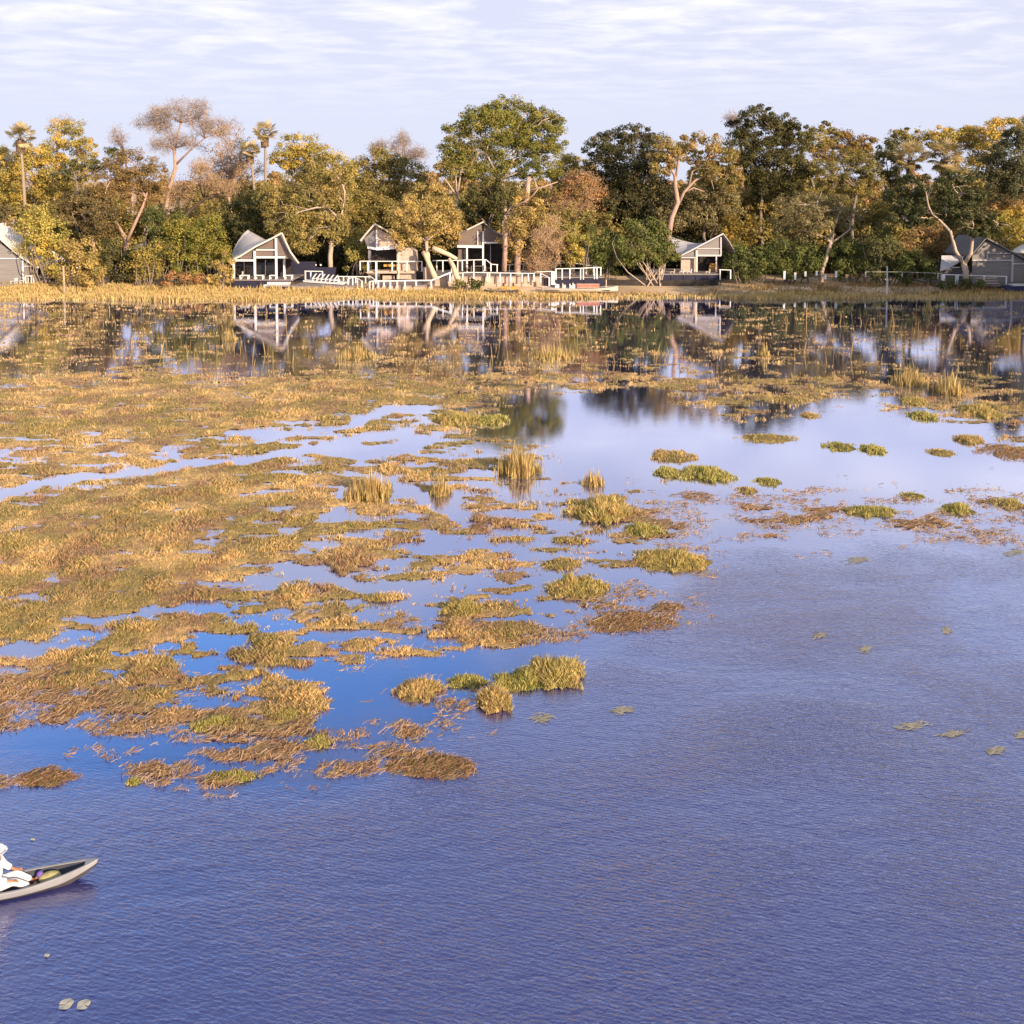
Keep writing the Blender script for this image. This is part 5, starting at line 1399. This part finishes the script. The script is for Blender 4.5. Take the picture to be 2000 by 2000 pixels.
T('jackalberry_tree', 'second tallest tree, dark dome right of centre', 158, [(1475, 222, 34, 18), (1520, 238, 40, 20), (1445, 248, 28, 18), (1495, 260, 56, 30), (1560, 262, 26, 18), (1450, 290, 42, 32), (1540, 290, 44, 34), (1490, 320, 60, 36), (1440, 335, 32, 30), (1550, 340, 36, 36), (1500, 365, 50, 24)], [(.17,.15,.05), (.12,.11,.04), (.075,.07,.03)], holes=.1)
bare_tree('bare_tree', 'thin bare sprays at the left shoulder of the dark dome tree', 162, [(1425, 236, 20, 10)], 'lav', base=1440, n_tw=1.0)
T('acacia_tree', 'ragged dark crown at the right shoulder of the dark dome tree', 170, [(1605, 252, 24, 16), (1585, 275, 26, 20), (1628, 268, 20, 14)], 'olive', holes=.3)
T('acacia_tree', 'orange brown tree top behind the flat topped acacia', 176, [(1640, 275, 36, 22), (1685, 285, 30, 20), (1620, 300, 40, 22), (1670, 305, 40, 18)], [(.40,.25,.09), (.32,.20,.07), (.28,.20,.06)])
T('umbrella_thorn_tree', 'wide flat topped acacia with yellow rim, right of centre', 152, [(1650, 305, 54, 18), (1605, 325, 36, 20), (1700, 325, 34, 20), (1655, 340, 60, 22), (1640, 365, 60, 22), (1695, 365, 34, 22)], [(.28,.24,.08), (.19,.17,.06), (.38,.29,.08)], trunk=[[(1662, 540, .35), (1664, 440, .32), (1668, 400, .28), (1676, 370, .2)]], holes=.1, leaf=.24)
T('acacia_tree', 'grey olive acacia on a slanting pale forked trunk', 138, [(1600, 390, 44, 22), (1560, 405, 44, 26), (1640, 405, 34, 24), (1530, 430, 34, 26), (1595, 425, 60, 28), (1655, 430, 26, 24), (1560, 455, 44, 22)], 'grey',
  trunk=[[(1603, 560, .34), (1605, 530, .32), (1615, 500, .30), (1623, 472, .27)], [(1623, 474, .2), (1610, 462, .16), (1598, 460, .08)], [(1623, 474, .2), (1620, 440, .13), (1600, 410, .07)], [(1623, 474, .18), (1642, 462, .14), (1660, 448, .08)], [(1625, 470, .16), (1630, 440, .12), (1640, 415, .06)]], bark='pale', holes=.28, dens=.8, leaf=.24)
T('evergreen_tree', 'narrow dark tree left of the right pair of palms', 165, [(1738, 290, 26, 22), (1730, 320, 24, 28), (1745, 350, 22, 26)], 'dark')
palm('fan palm with cream fronds, left of the right pair', 158, 1780, 306, 33, 1782, 'cream', n=46)
palm('fan palm with cream fronds, right of the right pair', 157, 1844, 304, 35, 1842, 'cream', n=50)
T('mopane_tree', 'olive tree top above the left cream palm', 176, [(1770, 268, 34, 18), (1800, 280, 26, 18)], 'olive')
T('mopane_tree', 'yellow brown tree top above the right cream palm', 175, [(1860, 258, 42, 20), (1900, 268, 36, 24), (1840, 275, 30, 16), (1915, 300, 30, 30)], 'yellow')
T('mopane_tree', 'yellow tree at the top right edge', 172, [(1960, 250, 36, 22), (2005, 245, 30, 24), (1935, 275, 30, 22)], 'yellow')
T('evergreen_tree', 'dim grey green tree leaning in from the right edge', 142, [(1975, 300, 44, 34), (1935, 330, 40, 30), (2010, 345, 50, 40), (1960, 365, 44, 26), (1990, 270, 30, 22)], [(.14,.14,.07), (.11,.115,.055), (.17,.155,.08)], base=2020, holes=.15)
T('acacia_tree', 'low brown acacia beneath the leaning grey green tree', 150, [(1935, 405, 40, 24), (1985, 400, 30, 26), (1905, 390, 24, 20)], 'brown', holes=.3)
T('mopane_tree', 'glowing yellow tree behind the large right tent', 148, [(1955, 440, 36, 28), (1985, 460, 26, 26), (1990, 425, 24, 20)], 'lime')
T('leadwood_tree', 'spreading dark tree on a white Y shaped trunk at the right tent', 130.4, [(1800, 360, 50, 20), (1860, 355, 46, 20), (1765, 390, 44, 26), (1830, 390, 56, 28), (1890, 385, 36, 28), (1800, 420, 50, 22), (1865, 420, 40, 26), (1915, 425, 34, 22), (1950, 440, 28, 14), (1900, 450, 34, 16), (1760, 425, 30, 20)],
  [(.10,.11,.045), (.07,.08,.03), (.15,.14,.06)], trunk=[[(1886, 560, .48), (1886, 530, .42), (1882, 515, .40)], [(1882, 517, .30), (1866, 490, .26), (1856, 452, .22), (1835, 430, .16), (1820, 418, .1)], [(1883, 515, .32), (1896, 495, .27), (1899, 470, .22), (1886, 432, .16), (1890, 420, .1)], [(1888, 432, .14), (1876, 400, .1), (1872, 380, .06)], [(1887, 430, .12), (1902, 415, .07)], [(1835, 430, .13), (1800, 425, .1), (1772, 432, .06)]], bark='pale', holes=.2)
bush('orange autumn bush right of the warm lit tent', 141, [(1425, 445, 24, 22), (1462, 450, 22, 30), (1440, 475, 28, 22)], [(.42,.26,.06), (.34,.24,.05), (.20,.17,.05)])
bush('dark rounded shrub right of the warm lit tent', 135.5, [(1440, 500, 28, 28), (1480, 505, 42, 32), (1455, 525, 34, 22)], 'lush')
bush('dark green shrub behind the bollards', 136, [(1525, 500, 44, 36), (1570, 505, 36, 34), (1540, 525, 50, 20)], 'lush')
bush('dark green shrub right of the slanting pale trunk', 136.5, [(1650, 495, 34, 36), (1690, 500, 30, 32), (1665, 525, 44, 22)], 'lush')
bush('greyish upright shrub behind the two tone trunk', 135, [(1722, 480, 34, 40), (1745, 500, 28, 34), (1715, 525, 34, 20)], [(.15,.16,.06), (.11,.12,.045), (.19,.17,.07)])
bush('dense green shrub left of the large right tent', 133.5, [(1785, 515, 30, 28), (1810, 530, 30, 22), (1770, 535, 28, 20)], 'lush')
bush('brown gold undergrowth behind the white Y shaped trunk', 143, [(1800, 465, 44, 30), (1850, 470, 36, 30), (1775, 490, 36, 24)], 'brown')
bush('low weedy shrub in front of the right tent deck', 129.6, [(1848, 552, 14, 12), (1880, 556, 18, 12), (1908, 558, 14, 14)], 'lush', stems=2)
bush('low green weeds left of the dark dugout canoe', 129, [(925, 553, 24, 11), (900, 557, 16, 9)], 'lush', stems=2)
bush('green shrub left of the lounge railing', 137, [(700, 480, 20, 30), (688, 505, 20, 24), (706, 510, 16, 20)], 'green')
# ---- left bushes
bush('tall yellow green bush right of the leftmost tent', 132.5, [(75, 425, 26, 22), (60, 450, 26, 28), (98, 450, 34, 34), (80, 485, 44, 32), (110, 510, 30, 26)], 'lime', stems=5)
bush('rounded ochre bush behind the thin leaning pole', 129.8, [(160, 490, 32, 30), (150, 525, 40, 36), (180, 530, 28, 34)], 'gold')
bush('ochre bush in the centre of the left bank', 130.5, [(285, 485, 26, 28), (275, 515, 32, 34), (300, 525, 26, 26)], [(.34,.27,.07), (.26,.22,.06), (.42,.30,.09)])
bush('tall lime green bush left of the gabled pavilion', 132.5, [(360, 440, 36, 30), (405, 455, 38, 34), (345, 475, 36, 32), (395, 495, 46, 34), (430, 490, 22, 34), (360, 520, 40, 28)], [(.26,.24,.05), (.18,.19,.04), (.34,.28,.06)], stems=5)
bush('dark bush between the umber acacia and the lime green bush', 137, [(305, 428, 24, 22), (322, 455, 22, 24)], 'lush')
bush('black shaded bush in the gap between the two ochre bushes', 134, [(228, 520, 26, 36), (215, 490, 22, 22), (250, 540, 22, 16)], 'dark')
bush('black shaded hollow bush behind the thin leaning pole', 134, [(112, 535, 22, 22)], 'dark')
bush('orange brown reedy bush at the left pavilion corner', 129.6, [(437, 515, 16, 24), (428, 540, 22, 22)], 'gold', stems=3)
bush('small rusty bush among the left grasses', 128.5, [(365, 545, 34, 14), (330, 548, 20, 12)], 'rust', stems=2)
bush('grey brown scrub above the leftmost tent', 140, [(15, 430, 30, 30), (35, 450, 24, 24), (50, 480, 16, 22)], [(.18,.13,.07), (.13,.12,.05), (.22,.16,.08)])

# trees on the right bank just outside the picture, which shade the right half of the camp
for k, (x, y, h, rr) in enumerate(((88, 106, 15, 8), (101, 98, 17, 9), (66, 88, 20, 7), (75, 97, 17, 7.5), (70, 104, 14, 6), (80, 84, 21, 8), (76, 112, 13, 6), (112, 112, 18, 9), (96, 120, 17, 9), (84, 126, 15, 7), (122, 92, 19, 9))):
    r = np.random.default_rng(900 + k)
    root = empty('bank_tree', (x, y, 0), 'tree on the right bank beyond the picture edge', 'tree', 'shade trees on the right bank')
    mb = MB(); mb.tube([(x, y, -.2), (x + .3, y, h * .5), (x, y, h * .8)], [.5, .4, .2], 6); mb.build('trunk', BARKS['grey'], root)
    V, Fc, cc = crown_mesh([(x, y, h * .72, rr, rr, h * .32), (x + 3, y + 2, h * .5, rr * .8, rr * .8, h * .28), (x - 3, y - 1, h * .48, rr * .8, rr * .8, h * .3)], PAL['olive'], r, .22, .62, .8)
    mk('crown', V, Fc, LEAF, root, col=cc)
# ------------------------------------------------------------------ the canoe with its passenger in front
SK = simple('skin', (.34, .17, .09), .55, .1, 8)
SHIRT = simple('white_shirt', (.86, .84, .82), .85, .04, 6, .2)
TROU = simple('pale_trousers', (.78, .74, .70), .85, .05, 6, .2)
BAGM = simple('khaki_cloth', (.42, .36, .16), .9, .2, 8, .2)
PURP = simple('purple_cloth', (.16, .09, .34), .9, .1, 8)
HAIR = simple('dark_hair', (.02, .015, .012), .9, .2, 20)
# waterline of the near side runs from (0,1765) to (171,1699) of the photograph
wa = Vector(G(0, 1766)); wb = Vector(G(168, 1700))
hd = (wb - wa); hd.z = 0; hd.normalize()
hd = Vector((math.cos(R(16)), math.sin(R(16)), 0))
lf = Vector((-hd.y, hd.x, 0))      # away from the camera
BL, BW = 6.4, .60
prow_w = Vector(P(191, 1679, wb.y))
# hull local frame: s along heading, t sideways; prow tip at s = 0
tip = Vector(G(190, 1679, .38))
def bp_(s, t, z):
    return tuple(Vector((tip.x, tip.y, 0)) + hd * (-s) + lf * t + Vector((0, 0, z)))
def half(s):
    u = min(1.0, s / 1.8); v = min(1.0, (BL - s) / 2.0)
    return .5 * BW * min(math.sin(u * math.pi / 2) ** .8, math.sin(max(v, 0) * math.pi / 2) ** .8) + .025
def sheer(s):
    return .22 + .17 * max(0, 1 - s / 1.7) ** 1.6 + .2 * max(0, 1 - (BL - s) / 1.7) ** 1.6
def keel(s):
    return -.10 + .36 * max(0, 1 - s / .8) ** 1.5 + .34 * max(0, 1 - (BL - s) / .95) ** 1.5
cen = bp_(BL / 2, 0, 0)
boat = empty('dugout_canoe', cen, 'weathered grey dugout canoe carrying a seated passenger in the lower left corner', 'canoe', 'dugout canoes')
go, gi, gr, gs, gb = [], [], [], [], []
for i in range(49):
    s = BL * i / 48; w = half(s); zt_ = sheer(s); zk = keel(s)
    wob = .006 * math.sin(s * 9) + .004 * math.sin(s * 23)
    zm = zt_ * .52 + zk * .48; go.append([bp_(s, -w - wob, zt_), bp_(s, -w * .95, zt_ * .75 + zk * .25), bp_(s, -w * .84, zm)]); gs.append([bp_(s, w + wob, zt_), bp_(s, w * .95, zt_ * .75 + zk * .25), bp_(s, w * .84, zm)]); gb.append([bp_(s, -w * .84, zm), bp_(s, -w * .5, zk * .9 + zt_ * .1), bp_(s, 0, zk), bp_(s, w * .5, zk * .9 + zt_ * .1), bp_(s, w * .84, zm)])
    wi = max(w - .035, .004)
    gi.append([bp_(s, -wi, zt_ + .002), bp_(s, -wi * .9, zt_ * .45 + zk * .3 + .05), bp_(s, 0, zk + .05 + .12 * max(0, 1 - s / .5)), bp_(s, wi * .9, zt_ * .45 + zk * .3 + .05), bp_(s, wi, zt_ + .002)])
    gr.append((s, w, wi, zt_))
b = MB(); b.sheet(go); b.sheet(gs); b.build('hull', M['hull'], boat, smooth=True)
b = MB(); b.sheet(gb); b.build('hull_bottom', M['darkhull'], boat, smooth=True)  # dark colour stands for wet wood and the shade under the flare
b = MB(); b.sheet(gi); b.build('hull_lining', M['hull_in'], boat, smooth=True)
b = MB()
for sg in (-1, 1):
    b.sheet([[bp_(s, sg * (w + .008), z - .004), bp_(s, sg * (w + .004), z + .014), bp_(s, sg * (wi - .004), z + .014), bp_(s, sg * (wi - .008), z - .002)] for s, w, wi, z in gr])
b.build('gunwale', M['hull'], boat)
b = MB(); b.prism([bp_(-.02, -.025, .385), bp_(-.02, .025, .385), bp_(.26, .09, .335), bp_(.26, -.09, .335)], (0, 0, .03)); b.build('prow_cap', M['hull'], boat)

def skin_mesh(name, verts, edges, radii, mat, parent, lvl=2, root_i=0):
    me = bpy.data.meshes.new(name); me.from_pydata(verts, edges, []); me.materials.append(mat)
    o = bpy.data.objects.new(name, me); C.objects.link(o)
    md = o.modifiers.new('skin', 'SKIN'); md.use_smooth_shade = True
    sv = me.skin_vertices[0].data
    for i, rr in enumerate(radii):
        sv[i].radius = (rr, rr) if not isinstance(rr, tuple) else rr
    sv[root_i].use_root = True
    s = o.modifiers.new('sub', 'SUBSURF'); s.levels = lvl; s.render_levels = lvl
    if parent:
        o.parent = parent; o.matrix_parent_inverse = Vector_inv(parent)
    return o
# seat position: body centred at photograph column 2
def at(s, t, z): return Vector(bp_(s, t, z))
# find s so that the hips fall on px ~ 0
best = min(np.arange(.5, 5, .02), key=lambda s: abs(toPx(*bp_(s, .0, .1))[0] + 11))
S0 = float(best)
print('hips at', S0, toPx(*bp_(S0, 0, .1)), 'tip', toPx(*bp_(0, 0, .42)))
ppl = empty('person', bp_(S0, 0, .05), 'person in white shirt and white hat sitting in the canoe, legs stretched forward', 'person')
hip = at(S0, 0, .12)
A = dict(
 pelvis=at(S0, 0, .24), belly=at(S0 - .02, 0, .41), chest=at(S0 - .04, 0, .62), neck=at(S0 - .07, 0, .82), headl=at(S0 - .085, 0, .90), head=at(S0 - .10, 0, 1.0),
 shR=at(S0 - .04, -.20, .75), elR=at(S0 - .14, -.26, .50), wrR=at(S0 - .36, -.20, .40),
 shL=at(S0 - .04, .20, .75), elL=at(S0 - .14, .26, .50), wrL=at(S0 - .36, .18, .40),
 hpR=at(S0 - .03, -.10, .22), knR=at(S0 - .42, -.13, .33), anR=at(S0 - .78, -.10, .10), toR=at(S0 - .88, -.10, .20),
 hpL=at(S0 - .03, .10, .22), knL=at(S0 - .42, .12, .33), anL=at(S0 - .78, .09, .10), toL=at(S0 - .88, .09, .20))
names_ = list(A.keys()); vs = [tuple(A[n]) for n in names_]
ix = {n: i for i, n in enumerate(names_)}
ed = [('pelvis', 'belly'), ('belly', 'chest'), ('chest', 'neck'), ('neck', 'headl'), ('headl', 'head'), ('chest', 'shR'), ('shR', 'elR'), ('elR', 'wrR'), ('chest', 'shL'), ('shL', 'elL'), ('elL', 'wrL'),
      ('pelvis', 'hpR'), ('hpR', 'knR'), ('knR', 'anR'), ('anR', 'toR'), ('pelvis', 'hpL'), ('hpL', 'knL'), ('knL', 'anL'), ('anL', 'toL')]
edges = [(ix[a], ix[c]) for a, c in ed]
rad = dict(pelvis=.13, belly=.12, chest=.135, neck=.055, headl=.075, head=.095, shR=.062, elR=.045, wrR=.030, shL=.062, elL=.045, wrL=.030,
           hpR=.085, knR=.062, anR=.042, toR=.035, hpL=.085, knL=.062, anL=.042, toL=.035)
# hands: palm and five bent fingers
def hand(w, sgn, tagn):
    base = A[w]; pal_ = base + hd * .07 + Vector((0, 0, -.015))
    names_.append(tagn + 'palm'); vs.append(tuple(pal_)); ix[tagn + 'palm'] = len(vs) - 1; rad[tagn + 'palm'] = .026; edges.append((ix[w], ix[tagn + 'palm']))
    for k in range(4):
        off = lf * ((k - 1.5) * .02); ln = [.075, .085, .08, .062][k]
        p1 = pal_ + hd * .035 + off; p2 = p1 + hd * ln * .5 + Vector((0, 0, -.01)); p3 = p2 + hd * ln * .35 + Vector((0, 0, -.03))
        pv = ix[tagn + 'palm']
        for q, (pt, rr) in enumerate(((p1, .009), (p2, .008), (p3, .007))):
            nm = f'{tagn}f{k}{q}'; names_.append(nm); vs.append(tuple(pt)); ix[nm] = len(vs) - 1; rad[nm] = rr; edges.append((pv, ix[nm])); pv = ix[nm]
    p1 = pal_ + lf * (-sgn * .03) + hd * .0; p2 = p1 + hd * .035 + lf * (-sgn * .015); pv = ix[tagn + 'palm']
    for q, pt in enumerate((p1, p2)):
        nm = f'{tagn}t{q}'; names_.append(nm); vs.append(tuple(pt)); ix[nm] = len(vs) - 1; rad[nm] = .010; edges.append((pv, ix[nm])); pv = ix[nm]
hand('wrR', -1, 'r'); hand('wrL', 1, 'l')
skin_mesh('body', vs, edges, [rad[n] for n in names_], SK, ppl, 2)
def sub(keys, eds, grow, name, mat, over=None):
    kk = {k: i for i, k in enumerate(keys)}
    rr = [(over or {}).get(k, rad[k] + grow) for k in keys]
    return skin_mesh(name, [tuple(A[k]) for k in keys], [(kk[a], kk[c]) for a, c in eds], rr, mat, ppl, 2)
A['wR2'] = A['elR'].lerp(A['wrR'], .75); A['wL2'] = A['elL'].lerp(A['wrL'], .75); rad['wR2'] = .036; rad['wL2'] = .036
A['ncol'] = A['chest'].lerp(A['neck'], .75); rad['ncol'] = .075
sub(['pelvis', 'belly', 'chest', 'ncol', 'shR', 'elR', 'wR2', 'shL', 'elL', 'wL2'], [('pelvis', 'belly'), ('belly', 'chest'), ('chest', 'ncol'), ('chest', 'shR'), ('shR', 'elR'), ('elR', 'wR2'), ('chest', 'shL'), ('shL', 'elL'), ('elL', 'wL2')], .028, 'shirt', SHIRT)
A['p2'] = A['pelvis'] + Vector((0, 0, -.02)); rad['p2'] = .13; A['aR2'] = A['knR'].lerp(A['anR'], .85); A['aL2'] = A['knL'].lerp(A['anL'], .85); rad['aR2'] = rad['aL2'] = .045
sub(['p2', 'hpR', 'knR', 'aR2', 'hpL', 'knL', 'aL2'], [('p2', 'hpR'), ('hpR', 'knR'), ('knR', 'aR2'), ('p2', 'hpL'), ('hpL', 'knL'), ('knL', 'aL2')], .02, 'trousers', TROU)
# hat: crown and brim; face: nose, eyes, ears, hair
hc = A['head']
def ellip(cen_, ax, n=14, m_=9, zmin=-1.0):
    b = MB(); vs_ = []
    for i in range(m_ + 1):
        ph = math.pi * i / m_; zz = max(math.cos(ph), zmin)
        for j in range(n):
            a = 2 * math.pi * j / n
            vs_.append(tuple(Vector(cen_) + hd * (ax[0] * math.sin(ph) * math.cos(a)) + lf * (ax[1] * math.sin(ph) * math.sin(a)) + Vector((0, 0, ax[2] * zz))))
    b.add(vs_, [(i*n+j, (i+1)*n+j, (i+1)*n+(j+1) % n, i*n+(j+1) % n) for i in range(m_) for j in range(n)])
    return b
hatb = ellip(hc + Vector((0, 0, .045)), (.125, .115, .115), zmin=-.05)
hat = hatb.build('hat', SHIRT, ppl, smooth=True)
br = MB(); br.slab([[tuple(hc + Vector((0, 0, .045 - .03 * k)) + hd * ((.12 + .06 * k) * math.cos(a)) + lf * ((.11 + .06 * k) * math.sin(a))) for k in (0, 1)] for a in np.linspace(0, 2 * math.pi, 25)], .008)
br.build('hat_brim', SHIRT, hat, smooth=True)
ellip(hc + hd * (-.03) + Vector((0, 0, -.01)), (.10, .102, .085)).build('hair', HAIR, ppl, smooth=True)
ellip(hc + hd * .105 + Vector((0, 0, -.03)), (.022, .014, .024)).build('nose', SK, ppl, smooth=True)
for sg in (-1, 1):
    ellip(hc + hd * .085 + lf * (.036 * sg) + Vector((0, 0, -.003)), (.012, .014, .010)).build('eye', HAIR, ppl, smooth=True)
    ellip(hc + lf * (.100 * sg) + Vector((0, 0, -.02)), (.022, .010, .03)).build('ear', SK, ppl, smooth=True)
ellip(hc + hd * .088 + Vector((0, 0, -.062)), (.012, .026, .008)).build('mouth', simple('lips', (.25, .09, .07), .5, .1, 9), ppl, smooth=True)
# khaki bag and purple cloth lying in the canoe
cb = ellip(at(S0 - 1.12, .02, .17), (.24, .15, .10)); o = cb.build('travel_bag', BAGM, smooth=True); tag(o, 'khaki soft bag lying in the canoe before the passenger', 'bag')
cb = ellip(at(S0 - .90, .10, .22), (.07, .08, .07)); o = cb.build('folded_cloth', PURP, smooth=True); tag(o, 'small purple cloth tucked beside the khaki bag', 'cloth')

# lily pads and floating weed
LILY = simple('lily_pad', (.40, .38, .30), .5, .15, 8, spec=.4)
WEED = simple('floating_weed', (.44, .38, .26), .7, .3, 8)
def pad(px, py, rad_m, lab, mat=LILY, name='lily_pad', cat='lily pad', group='lily pads on open water', sq=1.0, notch=.18):
    x, y, _ = G(px, py); b = MB(); n = 22; r = np.random.default_rng(int(px))
    vs_ = [(x, y, .014)]
    for k in range(n + 1):
        a = notch / 2 + (2 * math.pi - notch) * k / n + px
        rr = rad_m * (1 + .06 * math.sin(5 * a) + r.normal(0, .02))
        vs_.append((x + rr * math.cos(a), y + rr * sq * math.sin(a), .012 + .008 * math.sin(3 * a)))
    b.add(vs_, [(0, k, k + 1) for k in range(1, n + 1)])
    o = b.build(name, mat); tag(o, lab, cat, group)
pad(129, 1962, .13, 'left lily pad of the touching pair near the bottom left')
pad(163, 1963, .12, 'right lily pad of the touching pair near the bottom left')
pad(92, 1867, .05, 'tiny lily pad above the touching pair')
pad(64, 1640, .05, 'tiny pale pad just above the canoe')
def weed(px, py, w, h, lab, n=60):
    r = np.random.default_rng(int(px + py)); V, Fc, cc = [], [], []
    x0, y0, _ = G(px, py)
    root_col = np.array([.58, .53, .40])
    for k in range(n):
        qx = px + r.normal(0, w * .4); qy = py + r.normal(0, h * .4) - (qx - px) * .12
        x, y, _ = G(qx, qy); a = r.normal(.1, .5); ln = r.uniform(.06, .22); wd = .02
        d = np.array([math.cos(a), math.sin(a), 0]); p = np.array([-math.sin(a), math.cos(a), 0]); c = np.array([x, y, .012])
        b0 = len(V); V += [c - d*ln - p*wd*.2, c - p*wd, c + d*ln + [0, 0, .02], c + p*wd]; Fc.append((b0, b0+1, b0+2, b0+3)); cc += [root_col * r.uniform(.6, 1.2)] * 4
    o = mk('floating_weed', np.array(V), np.array(Fc, dtype=np.int32), GRASS, col=np.array(cc)); tag(o, lab, 'water weed', 'weed patches on open water')
weed(1785, 1418, 34, 9, 'pale yellow weed patch, largest on the dark open water at the right')
weed(1860, 1434, 24, 6, 'smaller weed patch just right of the largest one')
weed(1945, 1466, 18, 8, 'faint brownish weed at the right, below the pale patches')
weed(1995, 1436, 12, 8, 'weed patch cut by the right picture edge')
weed(1215, 1388, 28, 7, 'weed flake right of the spiky orange gold tuft')
weed(1060, 1404, 24, 12, 'white flecked weed below the spiky orange gold tuft')
weed(1602, 1241, 14, 7, 'tiny reddish weed fleck on the upper open water')
weed(1690, 1268, 9, 8, 'single pale fleck right of the tiny reddish one')
weed(1848, 1232, 8, 8, 'faint fleck in the upper right open water')
weed(1675, 1095, 28, 8, 'brownish weed strip at the top of the open water on the right', 90)
weed(1985, 1078, 24, 9, 'brownish weed strip at the right edge of the open water', 90)
